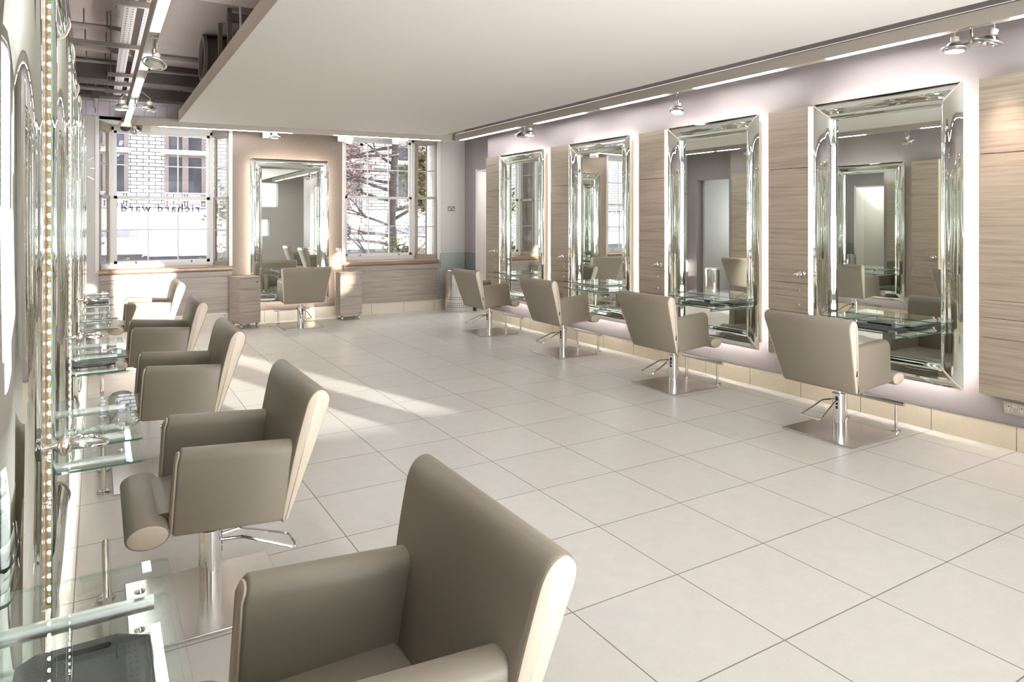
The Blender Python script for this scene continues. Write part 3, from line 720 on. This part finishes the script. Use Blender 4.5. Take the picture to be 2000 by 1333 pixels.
for a, lab in ((2.37, 'pale storage panel seen edge-on beside the closest left mirror'), (4.22, 'storage panel on the left wall hidden beyond the second left mirror, shown in reflection'),
               (6.08, 'storage panel on the left wall beyond the third left mirror, shown in reflection'), (7.95, 'storage panel on the left wall beyond the fourth left mirror, shown in reflection'), (9.83, 'storage panel at the far end of the left wall, shown in reflection')):
    loc, rz = at('L', a, LZ)
    if cl is None:
        cl = make_cabinet(lab, .42); cl.location = loc; cl.rotation_euler = (0, 0, rz)
        cl.scale = (1, .86, 1)
    else: dup(cl, loc, rz, lab)

# ------------------------------------------------------------------ two-tier glass shelves and black trays
def make_shelf(label):
    t = thing('glass_shelf', label, 'shelf', (0,0,0), 0, 'two-tier glass shelves')
    def pane(name, z):
        poly = fillet([(-.385, -.05), (-.385, -.385), (.385, -.385), (.385, -.05)], [0, .015, .015, 0], 4); n = len(poly)
        v = [(p[0], p[1], z) for p in poly]+[(p[0], p[1], z+.008) for p in poly]
        b = MB(); b.add(v, [tuple(range(n-1, -1, -1)), tuple(range(n, 2*n))], 0); b.add(v, [(i, (i+1) % n, n+(i+1) % n, n+i) for i in range(n)], 1)
        return b.build(name, [M['shelfglass'], M['glassedge']], t, smooth=0)
    pane('upper_glass', .084); pane('lower_glass', 0)
    for z in (.0665, -.0175):
        for k in (-.235, .235):
            tb = MB().tube([(k, -.047, z), (k, -.345, z)], .0165, 14).build('support_tube', M['alu'], t)
            MB().lathe([(.011, .0), (.011, .004), (.006, .006)], 12, (k, -.318, z+.0275)).build('bolt_head', M['chrome'], tb)
    return t
sh = None
shelf_list = []
for a, lab in ((3.315, 'two-tier glass shelf at the nearest right-hand mirror'), (5.19, 'two-tier glass shelf at the second right-hand mirror'), (7.11, 'two-tier glass shelf at the third right-hand mirror'), (9.01, 'two-tier glass shelf at the farthest right-hand mirror')):
    shelf_list.append(('R', a, .772, lab))
for a, lab in ((1.468, 'two-tier glass shelf at bottom left corner of the picture'), (3.305, 'two-tier glass shelf on the left under the chrome ring holder'), (5.12, 'two-tier glass shelf on the left holding a black tray, third from the camera'), (7.0, 'two-tier glass shelf on the left, fourth from the camera'), (8.84, 'two-tier glass shelf on the left nearest the window seat')):
    shelf_list.append(('L', a, .765, lab))
shelf_list.append(('B', 2.735, .772, 'two-tier glass shelf at the mirror between the windows'))
for sd, a, z, lab in shelf_list:
    loc, rz = at(sd, a, z)
    if sh is None: sh = make_shelf(lab); sh.location = loc; sh.rotation_euler = (0, 0, rz)
    else: dup(sh, loc, rz, lab)
def make_tray(label):
    t = thing('tool_tray', label, 'tray', (0,0,0), 0, 'black tool trays')
    # board with clipped corners and a hand slot near each end, built from strips round the slots
    y0, y1 = -.335, -.10; b = MB(); z0, z1 = 0, .012
    out = [(-.225, y0+.06), (-.185, y0), (.185, y0), (.225, y0+.06), (.225, y1-.03), (.195, y1), (-.195, y1), (-.225, y1-.03)]
    sl = lambda cx: fillet([(cx-.011, -.265), (cx+.011, -.265), (cx+.011, -.165), (cx-.011, -.165)], .0105, 4)
    bm = bmesh.new()
    def loop(p): 
        vs = [bm.verts.new((x, y, z1)) for x, y in p]
        return [bm.edges.new((vs[i], vs[(i+1) % len(vs)])) for i in range(len(vs))]
    ed = loop(out)+loop(sl(-.19))+loop(sl(.19))
    bmesh.ops.triangle_fill(bm, use_beauty=True, use_dissolve=False, edges=ed)
    g = bmesh.ops.extrude_face_region(bm, geom=bm.faces[:])
    for v in g['geom']:
        if isinstance(v, bmesh.types.BMVert): v.co.z = z0
    bmesh.ops.recalc_face_normals(bm, faces=bm.faces)
    me = bpy.data.meshes.new('board'); bm.to_mesh(me); bm.free(); me.materials.append(M['slate'])
    o = bpy.data.objects.new('board', me); COL.objects.link(o); o.parent = t
    return t
tr = None
for sd, a, z, lab in (('L', 1.468, .7755, 'black tool tray with a slot on the lower glass at bottom left'), ('L', 5.12, .7755, 'black tool tray on the lower glass of the third left shelf'), ('L', 8.84, .7755, 'black tool tray on the left shelf nearest the window seat'),
                      ('R', 3.315, .7825, 'black tool tray on the lower glass at the nearest right-hand mirror'), ('R', 5.19, .7825, 'black tool tray on the lower glass at the second right-hand mirror')):
    loc, rz = at(sd, a, z)
    if tr is None: tr = make_tray(lab); tr.location = loc; tr.rotation_euler = (0, 0, rz)
    else: dup(tr, loc, rz, lab)

# ------------------------------------------------------------------ hair dryer rings (local -y out of the wall)
def make_ring(label):
    t = thing('mounted_dryer_holder', label, 'holder', (0,0,0), 0, 'chrome dryer ring holders')
    RX = Matrix.Rotation(pi/2, 4, 'X')
    MB().lathe([(.024, 0), (.024, .006), (.012, .016), (.009, .02)], 20).xf(RX).build('wall_plate', M['chrome'], t)
    MB().tube([(0, -.012, 0), (0, -.05, .004)], [.008, .007], 12).build('arm', M['chrome'], t)
    MB().lathe([(.001, -.030), (.010, -.027), (.017, -.014), (.0185, 0), (.015, .014), (.007, .025), (.001, .028)], 20, (0, -.063, .002)).build('cup', M['steel'], t)
    c = -.118; MB().tube([(.036*cos(a), c+.044*sin(a), .004+.009*sin(a+.4)) for a in [2*pi*i/36 for i in range(36)]], .0052, 10, closed=True).build('ring', M['chrome'], t)
    return t
rg = None
for sd, a, off, z, lab in (('R', 4.04, -.117, 1.175, 'chrome dryer ring on the walnut panel left of the nearest right-hand mirror'), ('R', 5.92, -.117, 1.16, 'chrome dryer ring on the walnut panel left of the second right-hand mirror'),
        ('R', 7.80, -.117, 1.165, 'chrome dryer ring on the walnut panel left of the third right-hand mirror'), ('R', 9.72, -.117, 1.17, 'chrome dryer ring on the far end walnut panel of the right wall'),
        ('L', 2.19, .101, 1.068, 'chrome dryer ring closest to the camera, over the second left glass shelf'), ('L', 4.05, .101, 1.085, 'chrome dryer ring on the left wall above the third left glass shelf'),
        ('L', 5.91, .101, 1.085, 'chrome dryer ring on the left wall above the fourth left glass shelf'), ('B', 3.55, 0, 1.17, 'chrome dryer ring on the bronze pillar beside the right window')):
    loc, rz = at(sd, a, z)
    if sd == 'R': loc = (XR+off, a, z)
    if sd == 'L': loc = (XL+off, a, z)
    if rg is None: rg = make_ring(lab); rg.location = loc; rg.rotation_euler = (0, 0, rz)
    else: dup(rg, loc, rz, lab)

# ------------------------------------------------------------------ trolleys
def trolley(loc, rz, w, d, label):
    t = thing('drawer_trolley', label, 'trolley', loc, rz, 'walnut drawer trolleys')
    h = w/2
    MB().box(-h, h, -d/2+.02, d/2, .075, .775).build('carcass', M['woodgrey'], t, smooth=0)
    MB().box(-h-.006, h+.006, -d/2-.004, d/2+.004, .776, .80).build('top', M['woodgrey'], t, smooth=0, bevel=.003)
    for k in range(4):
        z0 = .077+.1745*k; dr = box(-h, h, -d/2, -d/2+.019, z0, z0+.172).build('drawer', M['woodgrey'], t, smooth=0)
        if k == 3: MB().lathe([(.005, 0), (.005, .01), (.012, .012), (.012, .02)], 14).xf(Matrix.Translation((h-.06, -d/2, z0+.11)) @ Matrix.Rotation(pi/2, 4, 'X')).build('lock', M['chrome'], dr)
    for x in (-h+.04, h-.04):
        for y in (-d/2+.05, d/2-.05):
            c = MB().lathe([(.026, -.011), (.0295, -.008), (.0295, .008), (.026, .011)], 18).xf(Matrix.Translation((x, y, .030)) @ Matrix.Rotation(pi/2, 4, 'Y')).build('caster', M['alu'], t)
            MB().box(x-.016, x+.016, y-.012, y+.012, .055, .074).build('caster_fork', M['strut'], c, smooth=0)
    return t
trolley((1.975, 11.40, 0), radians(12), .32, .42, 'grey walnut drawer trolley on castors left of the mirror between the windows')
trolley((3.655, 11.475, 0), radians(-3), .365, .38, 'walnut drawer trolley on castors right of the pillar mirror, lit by a spot')

# ------------------------------------------------------------------ steel drum with glass guard
t = thing('steel_drum', 'perforated polished steel drum with glass guard in the far right corner', 'drum', (5.745, 11.42, 0))
MB().lathe([(.268, .0), (.272, .012), (.272, .755), (.268, .76)], 48).build('drum_body', M['drum'], t)
MB().lathe([(.272, .76), (.272, .775)], 48).build('top', M['shelfglass'], t)
MB().box(-.26, .27, .275, .283, .776, 1.05).build('glass_guard', [M['shelfglass']], t, smooth=0)
MB().box(.260, .268, -.18, .283, .776, 1.05).build('glass_guard', [M['shelfglass']], t, smooth=0)
b = MB(); b.box(-.26, .27, .274, .284, 1.05, 1.054); b.box(.259, .269, -.18, .284, 1.05, 1.054); b.box(-.264, -.26, .274, .284, .776, 1.054); b.build('guard_edge', M['glassedge'], t, smooth=0)
# pedal bin in the left alcove (shows in the mirrors)
t = thing('pedal_bin', 'brushed steel pedal bin shown in the second right-hand mirror reflection', 'bin', (-.02, 10.45, 0))
MB().lathe([(.15, .02), (.152, .03), (.152, .60), (.15, .605)], 32).build('bin_body', M['steel'], t)
MB().lathe([(.155, .607), (.155, .635), (.14, .65), (.02, .655)], 32).build('lid', M['alu'], t)
MB().lathe([(.153, 0), (.153, .019)], 32).build('base_ring', M['black'], t)
MB().box(.14, .20, -.04, .04, .012, .022).build('pedal', M['black'], t, smooth=0, bevel=.004)

# ------------------------------------------------------------------ sockets, keypad, clock
def socket(name, label, loc, rz, mat):
    """twin socket plate; local -y out of the wall"""
    t = thing(name, label, 'socket', loc, rz)
    MB().box(-.074, .074, -.008, -.0005, -.044, .044).build('plate', mat, t, smooth=0, bevel=.002)
    for k in (-.042, .042):
        o = MB(); o.box(k-.008, k+.008, -.0095, -.0078, -.004, .024); o.box(k-.022, k+.022, -.0095, -.0078, -.022, -.006)
        oo = o.build('outlet', M['white'], t, smooth=0)
        h = MB(); h.box(k-.003, k+.003, -.0102, -.009, .006, .018); h.box(k-.015, k-.009, -.0102, -.009, -.017, -.012); h.box(k+.009, k+.015, -.0102, -.009, -.017, -.012); h.build('pin_hole', M['darkgap'], oo, smooth=0)
    for k in (-.008, .008): MB().box(k-.006, k+.006, -.0105, -.0078, .008, .030).build('rocker', M['white'], t, smooth=0)
socket('power_socket', 'steel twin socket plate low on the right wall under the cropped walnut panel', (XR, 2.385, .302), -pi/2, M['plate'])
socket('power_socket', 'dark steel twin socket plate high on the pale wall right of the right window', (5.735, YB, 1.893), 0, M['pipe'])
t = thing('control_plate', 'grey wall control plate with a column of tiny lights left of the left window', 'control panel', (-.095, YB, 1.665))
MB().box(-.085, .07, -.008, -.0005, -.10, .10).build('plate', M['wallpale'], t, smooth=0, bevel=.002)
for k in range(5): MB().box(.012, .022, -.0095, -.0078, -.078+.036*k, -.068+.036*k).build('indicator', M['white'], t, smooth=0)
MB().lathe([(.007, 0), (.007, .003)], 12).xf(Matrix.Translation((-.008, -.008, .0)) @ Matrix.Rotation(pi/2, 4, 'X')).build('button', M['pipe'], t)
t = thing('bar_clock', 'frameless wall clock of thin steel bars left of the left window', 'clock', (-.33, YB, 2.43))
for k in range(12):
    a = pi/2-2*pi*k/12; m_ = MB().box(.235, .325, -.012, -.0005, -.006, .006).xf(Matrix.Rotation(-a, 4, 'Y'))
    m_.build('hour_bar', M['steel'], t, smooth=0)

# ------------------------------------------------------------------ spotlights, dome camera
def lamp(t, o, tilt, on, ax='X'):
    """one ring lamp at offset o in fixture space, opening downwards, tilted"""
    T = Matrix.Translation(o) @ Matrix.Rotation(tilt[0], 4, 'X') @ Matrix.Rotation(tilt[1], 4, 'Y')
    r = MB(); r.tube([(.083*cos(a), .083*sin(a), 0) for a in [2*pi*i/32 for i in range(32)]], .0085, 8, closed=True); rg_ = r.xf(T).build('gimbal_ring', M['alu'], t)
    MB().lathe([(.03, .05), (.055, .03), (.068, 0), (.068, -.018), (.064, -.022), (.064, -.004), (.05, .02), (.028, .042)], 28, cap=False).xf(T).build('reflector', M['chrome'], rg_)
    MB().lathe([(.061, -.014), (.061, -.010)], 28).xf(T).build('lens', M['lens'] if on else M['lensoff'], rg_)
    MB().lathe([(.024, .045), (.03, .052), (.03, .085), (.022, .09)], 18).xf(T).build('lamp_cap', M['housing'], rg_)
    a = T @ Vector((.0, .0, .09)); b_ = Vector((0, 0, o[2]+.17)) if abs(o[0])+abs(o[1]) > .01 else a+Vector((.02, .0, .06))
    mid = (a+b_)/2+Vector((0, 0, .06)); MB().tube([a, a+Vector((0, 0, .03)), mid, b_], .0035, 6).build('cable', M['housing'], rg_)
def spot(label, loc, rz, lamps):
    t = thing('ceiling_spotlight', label, 'spotlight', loc, rz)
    MB().tube([(0, 0, 0), (0, 0, -.09)], .010, 10).build('stem', M['chrome'], t)
    MB().lathe([(.028, -.004), (.028, .0)], 18).build('ceiling_rose', M['chrome'], t)
    MB().lathe([(.002, -.125), (.018, -.118), (.018, -.092), (.008, -.085)], 16).build('joint', M['steel'], t)
    for o, tilt, on in lamps:
        if abs(o[0])+abs(o[1]) > .01: MB().tube([(0, 0, -.105), (o[0]*.5, o[1]*.5, -.112), (o[0]*.3, o[1]*.3, -.115)], .006, 8).build('arm', M['chrome'], t)
        lamp(t, o, tilt, on)
    return t
CZ = 3.075
spot('twin white ring spotlight at the top right corner on the right light channel', (5.445, 2.56, CZ), pi/2, [((.115, 0, -.13), (.05, .0), True), ((-.115, .0, -.125), (.1, -.35), False)] )
spot('single ring spotlight on the right light channel above the second mirror', (5.445, 5.52, CZ), pi/2, [((.0, .0, -.20), (.25, .1), True)])
spot('twin ring spotlight on the right light channel near the far corner', (5.445, 8.66, CZ), pi/2, [((-.125, 0, -.13), (.1, .0), True), ((.125, 0, -.13), (.0, -.35), False)])
spot('ring spotlight hanging from the left light channel near the top of the picture', (.378, 6.05, 3.10), 0, [((.0, .0, -.20), (-.35, .2), False)])
spot('twin ring spotlight on the left light channel before the left window', (.37, 9.05, 3.10), 0, [((-.14, 0, -.14), (.0, .0), True), ((.14, 0, -.13), (.1, .15), True)])
def bracket_spot(label, loc, rz, tilt, on):
    t = thing('ceiling_spotlight', label, 'spotlight', loc, rz)
    MB().box(-.055, .055, -.02, .02, -.10, .0).build('bracket', M['housing'], t, smooth=0, bevel=.003)
    MB().tube([(.05, 0, -.06), (.085, 0, -.065)], .008, 8).build('arm', M['chrome'], t)
    lamp(t, (.125, -.02, -.07), tilt, on)
bracket_spot('grey bracket spotlight tilted in front of the left window head', (.62, 11.64, 3.09), pi, (-1.0, .5), False)
bracket_spot('white bracket spotlight above the mirror between the windows', (2.32, 11.50, 3.09), 0, (.0, .0), True)
bracket_spot('white bracket spotlight at the left edge of the right window head', (3.50, 11.36, 3.09), 0, (-.5, .3), True)
bracket_spot('grey bracket spotlight in the middle of the right window head', (4.43, 11.26, 3.09), 0, (-1.3, .3), False)
t = thing('dome_camera', 'cream ceiling dome camera with dark dome at the end of the left light channel', 'camera', (.345, 11.555, 3.10))
MB().lathe([(.078, -.062), (.085, -.055), (.085, .0)], 28).build('housing', M['cream_plastic'], t)
MB().lathe([(.001, -.125), (.03, -.119), (.055, -.102), (.070, -.075), (.072, -.0625)], 28).build('dome', M['black'], t)
t = thing('hanging_pipe_clamp', 'dark pipe clamp with a white hanging stub under the left soffit by the window', 'pipe fitting', (-.03, 11.18, 3.30))
MB().tube([(0, 0, .2), (0, 0, ZS-3.30)], .012, 8).build('rod', M['strut'], t)
MB().box(-.05, .05, -.04, .04, .07, .20).build('clamp', M['darkbeam'], t, smooth=0, bevel=.006)
MB().lathe([(.022, -.06), (.03, .069)], 12).build('stub', M['tray'], t)
MB().tube([(0, 0, -.13), (0, 0, -.062)], .006, 6).build('pin', M['strut'], t)

# ------------------------------------------------------------------ outside
struct(box(-14, 30, YB+1.2, 40, -4.2, -4.0).build('floor_street', M['street'], smooth=0))
bd = thing('brick_building', 'white glazed brick building with red-brown windows across the street', 'building', (0, 24, 0))
box(-12, 26, 0, 6, -4, 11).build('wall', M['brick'], bd, smooth=0)
box(-12, 26, -.35, -.001, 1.42, 1.62).build('string_course', M['stone'], bd, smooth=0)
box(-12, 26, -.16, -.001, 1.16, 1.419).build('lead_flashing', M['greystone'], bd, smooth=0)
box(-12, 26, -.55, -.001, .66, 1.159).build('fascia', M['stone'], bd, smooth=0)
box(-12, 26, -.25, -.001, -3.9, .659).build('shopfront', M['shopdark'], bd, smooth=0)
box(-12, 26, -.14, -.001, 1.63, 2.02).build('plinth_band', M['stone'], bd, smooth=0)
for k, x in enumerate((-4.6, -2.0, -.38, 1.78, 4.45, 7.0, 9.4, 11.8)):
    for zz in (0, 3.6):
        if k == 0 and zz: continue
        w_ = 1.18
        f = MB(); f.box(x, x+.12, -.06, -.002, 2.05+zz, 4.45+zz); f.box(x+w_-.12, x+w_, -.06, -.002, 2.05+zz, 4.45+zz); f.box(x+.50, x+.68, -.06, -.002, 2.05+zz, 4.45+zz); f.box(x, x+w_, -.06, -.002, 4.36+zz, 4.45+zz)
        f.box(x+.12, x+w_-.12, -.05, -.002, 3.66+zz, 3.74+zz)
        fo = f.build('window_frame', M['redwood'], bd, smooth=0)
        g = MB(); g.box(x+.12, x+.50, -.02, -.002, 2.5+zz, 3.66+zz); g.box(x+.68, x+w_-.12, -.02, -.002, 2.5+zz, 3.66+zz); g.box(x+.12, x+.50, -.02, -.002, 3.88+zz, 4.36+zz); g.box(x+.68, x+w_-.12, -.02, -.002, 3.88+zz, 4.36+zz)
        g.build('window_pane', M['darkpane'], fo, smooth=0)
        box(x-.1, x+w_+.06, -.22, -.001, 3.745+zz, 3.875+zz).build('lintel', M['stone'], bd, smooth=0)
        r = MB(); r.box(x-.02, x+w_+.02, -.30, -.26, 2.50+zz, 2.54+zz); r.box(x-.02, x+w_+.02, -.30, -.26, 2.06+zz, 2.10+zz); r.box(x-.02, x+w_+.02, -.30, -.26, 2.28+zz, 2.31+zz)
        for i in range(15):
            q = x+.01+(w_-.04)*i/14; r.box(q, q+.018, -.29, -.27, 2.08+zz, 2.52+zz); 
            r.box(q-.012, q+.03, -.292, -.268, 2.36+zz, 2.44+zz); r.box(q-.012, q+.03, -.292, -.268, 2.15+zz, 2.22+zz)
        r.build('balcony_rail', M['iron'], bd, smooth=0)
struct(box(3.35, 3.6, -16, YF-.25, -4, 7).build('wall_sun_block', M['stone'], smooth=0))  # unseen fin added to keep the sun off the wide front opening
struct(box(-20, 3.34, -30, YF-.26, -4.2, -4.0).build('floor_forecourt', M['street'], smooth=0))
struct(MB().box(-2.5, 30, YF-.25, YB+1.15, ZS+.25, 13).build('wall_upper_shade_mass', M['stone'], smooth=0))  # unseen mass added overhead to shade the facade across the street
# trees
def tree(name, label, base, lean, height, r0, nb, spread, leaves, mat, seed, zmin, lsize=.07, flat=1.0, levels=4):
    rnd = random.Random(seed)
    t = thing(name, label, 'tree', base)
    tr_ = MB(); tips = []
    tp = [Vector((lean[0]*k/10+rnd.uniform(-.05, .05)*(k > 0), lean[1]*k/10, height*k/10)) for k in range(11)]
    tr_.tube(tp, [r0*(1-.6*k/10) for k in range(11)], 9)
    br = MB()
    def branch(p, d, ln, r, lv):
        pts = [p]; q = p.copy(); dd = d.copy()
        for i in range(5):
            dd = (dd+Vector((rnd.uniform(-.28, .28), rnd.uniform(-.28, .28)*flat, rnd.uniform(-.2, .24)))).normalized()
            q = q+dd*ln/5; pts.append(q.copy())
        br.tube(pts, [r*(1-.7*i/5) for i in range(6)], 5 if lv > 1 else 4)
        tips.extend(pts[2:])
        if lv > 0:
            for i in range(3 if lv > 1 else 3):
                k = rnd.randint(2, 5); nd = (dd+Vector((rnd.uniform(-1, 1), rnd.uniform(-.8, .8)*flat, rnd.uniform(-.55, .65)))).normalized()
                branch(pts[k], nd, ln*rnd.uniform(.5, .75), r*.5, lv-1)
    for i in range(nb):
        k = zmin+(1-zmin)*i/nb; p = tp[0].lerp(tp[-1], k); a = rnd.choice((0, pi))+rnd.uniform(-.8, .8)
        branch(p, Vector((cos(a), sin(a)*flat, rnd.uniform(-.05, .5))).normalized(), spread*rnd.uniform(.7, 1.1)*(1-.35*k), r0*.30, levels-1)
    tr_.build('trunk', M['bark'], t); br.build('branches', M['bark'], t)
    lf = MB()
    for i in range(leaves):
        p = rnd.choice(tips)+Vector((rnd.gauss(0, .16), rnd.gauss(0, .16), rnd.gauss(0, .14))); s = lsize*rnd.uniform(.5, 1.3)
        R = Matrix.Rotation(rnd.uniform(0, 6.3), 3, 'Z') @ Matrix.Rotation(rnd.uniform(-1.2, 1.2), 3, 'X') @ Matrix.Rotation(rnd.uniform(0, 6.3), 3, 'Z')
        vs = [p+R @ Vector(v) for v in ((-s, 0, 0), (-.2*s, -.5*s, .1*s), (s, 0, 0), (-.2*s, .5*s, .1*s))]
        lf.add(vs, [(0, 1, 2, 3)])
    lf.build('foliage', mat, t, smooth=0)
    return t
tree('street_tree', 'bare-branched autumn street tree with dark trunk outside the right window', (6.55, 17.0, -4.0), (.1, 0), 9.5, .17, 24, 2.7, 11000, M['autumn'], 5, .40, .05)
tree('street_tree', 'dense dark-leaved tree outside the right side pane of the right window', (7.25, 14.9, -4.0), (-.1, 0), 7.2, .10, 12, 1.0, 5200, M['dkleaf'], 9, .52, .06, levels=3)
tree('street_tree', 'leafy brown and green tree outside the right side pane of the left window', (2.75, 15.6, -4.0), (.05, 0), 7.4, .09, 12, .85, 4800, M['dkleaf'], 13, .5, .06, levels=3)
tree('street_tree', 'twiggy tree outside the narrow left pane of the left window', (-.28, 15.8, -4.0), (.0, 0), 7.5, .05, 8, .6, 260, M['dkleaf'], 21, .5, .05, levels=3)
tree('street_tree', 'leafy tree outside the side alcove window, shown only in the mirrors', (-5.2, 11.6, -4.0), (.0, 0), 7.5, .12, 12, 1.6, 4200, M['dkleaf'], 33, .5, .08, levels=3)

# ------------------------------------------------------------------ light
w = bpy.data.worlds.new('world'); S.world = w; w.use_nodes = True
bg = w.node_tree.nodes['Background']; bg.inputs[0].default_value = (.93, .96, 1.0, 1); bg.inputs[1].default_value = 4.5
def light(kind, name, loc, energy, col, **kw):
    l = bpy.data.lights.new(name, kind); l.energy = energy; l.color = col
    for k, v in kw.items(): setattr(l, k, v)
    o = bpy.data.objects.new(name, l); COL.objects.link(o); o.location = loc; return o
def aim(o, tgt): o.rotation_euler = (Vector(tgt)-o.location).to_track_quat('-Z', 'Y').to_euler()
sun = light('SUN', 'sun', (6, -8, 4), 14.0, (1.0, .95, .88), angle=radians(.5)); aim(sun, (6-.32, -8+1.0, 4-.137))
WARM = (1.0, .84, .68)
def spotlamp(loc, tgt, e, size, blend=.6, col=WARM, r=.05):
    o = light('SPOT', 'halogen_spot', loc, e, col, spot_size=radians(size), spot_blend=blend, shadow_soft_size=r); aim(o, tgt)
spotlamp((5.36, 2.45, 2.90), (5.55, 2.28, 1.5), 60, 50, .9, (1.0, .78, .68))
spotlamp((5.40, 5.52, 2.84), (5.55, 6.1, 1.4), 30, 50, .9, (1.0, .80, .70))
spotlamp((5.40, 8.55, 2.90), (5.55, 8.0, 1.3), 35, 50, .9, (1.0, .80, .70))
spotlamp((.25, 9.05, 2.9), (.3, 9.0, 0), 50, 80)
spotlamp((.5, 9.05, 2.9), (.9, 8.7, 0), 50, 80)
spotlamp((2.46, 11.45, 2.98), (2.5, 11.3, 0), 40, 70)
spotlamp((5.30, 8.66, 2.86), (3.60, 11.75, .985), 7000, 4.2, .7)  # narrow beam added in place of a caustic on the pillar
spotlamp((5.30, 8.66, 2.86), (3.53, 11.29, .62), 2200, 5.0, .8)
for x, y in ((6.9, 10.7),): light('POINT', 'alcove_fill', (x, y, 2.5), 22, (1, .98, .96), shadow_soft_size=.1)  # unseen fill added to brighten the doorway reveal, no fitting
a = light('AREA', 'rear_up_fill', (2.6, -1.6, 1.3), 22, (.98, .98, 1), shape='RECTANGLE', size=4.0, size_y=1.2); aim(a, (2.8, .6, 3.1))  # unseen upward fill added behind the camera to brighten the raft
a = light('AREA', 'rear_fill', (2.8, -2.2, 1.0), 100, (1, .99, .98), shape='RECTANGLE', size=3.2, size_y=1.2, spread=radians(80)); aim(a, (2.9, 7.0, 4.2))  # unseen fill panel added behind the camera, no fitting
S.view_settings.view_transform = 'Standard'; S.view_settings.look = 'None'; S.view_settings.gamma = 1; S.view_settings.use_curve_mapping = False
S.view_settings.exposure = 0.5
cy = S.cycles
cy.max_bounces = 14; cy.glossy_bounces = 9; cy.diffuse_bounces = 9; cy.transparent_max_bounces = 24; cy.transmission_bounces = 8
cy.caustics_reflective = False; cy.caustics_refractive = False; cy.sample_clamp_indirect = 6.0
cy.use_denoising = True
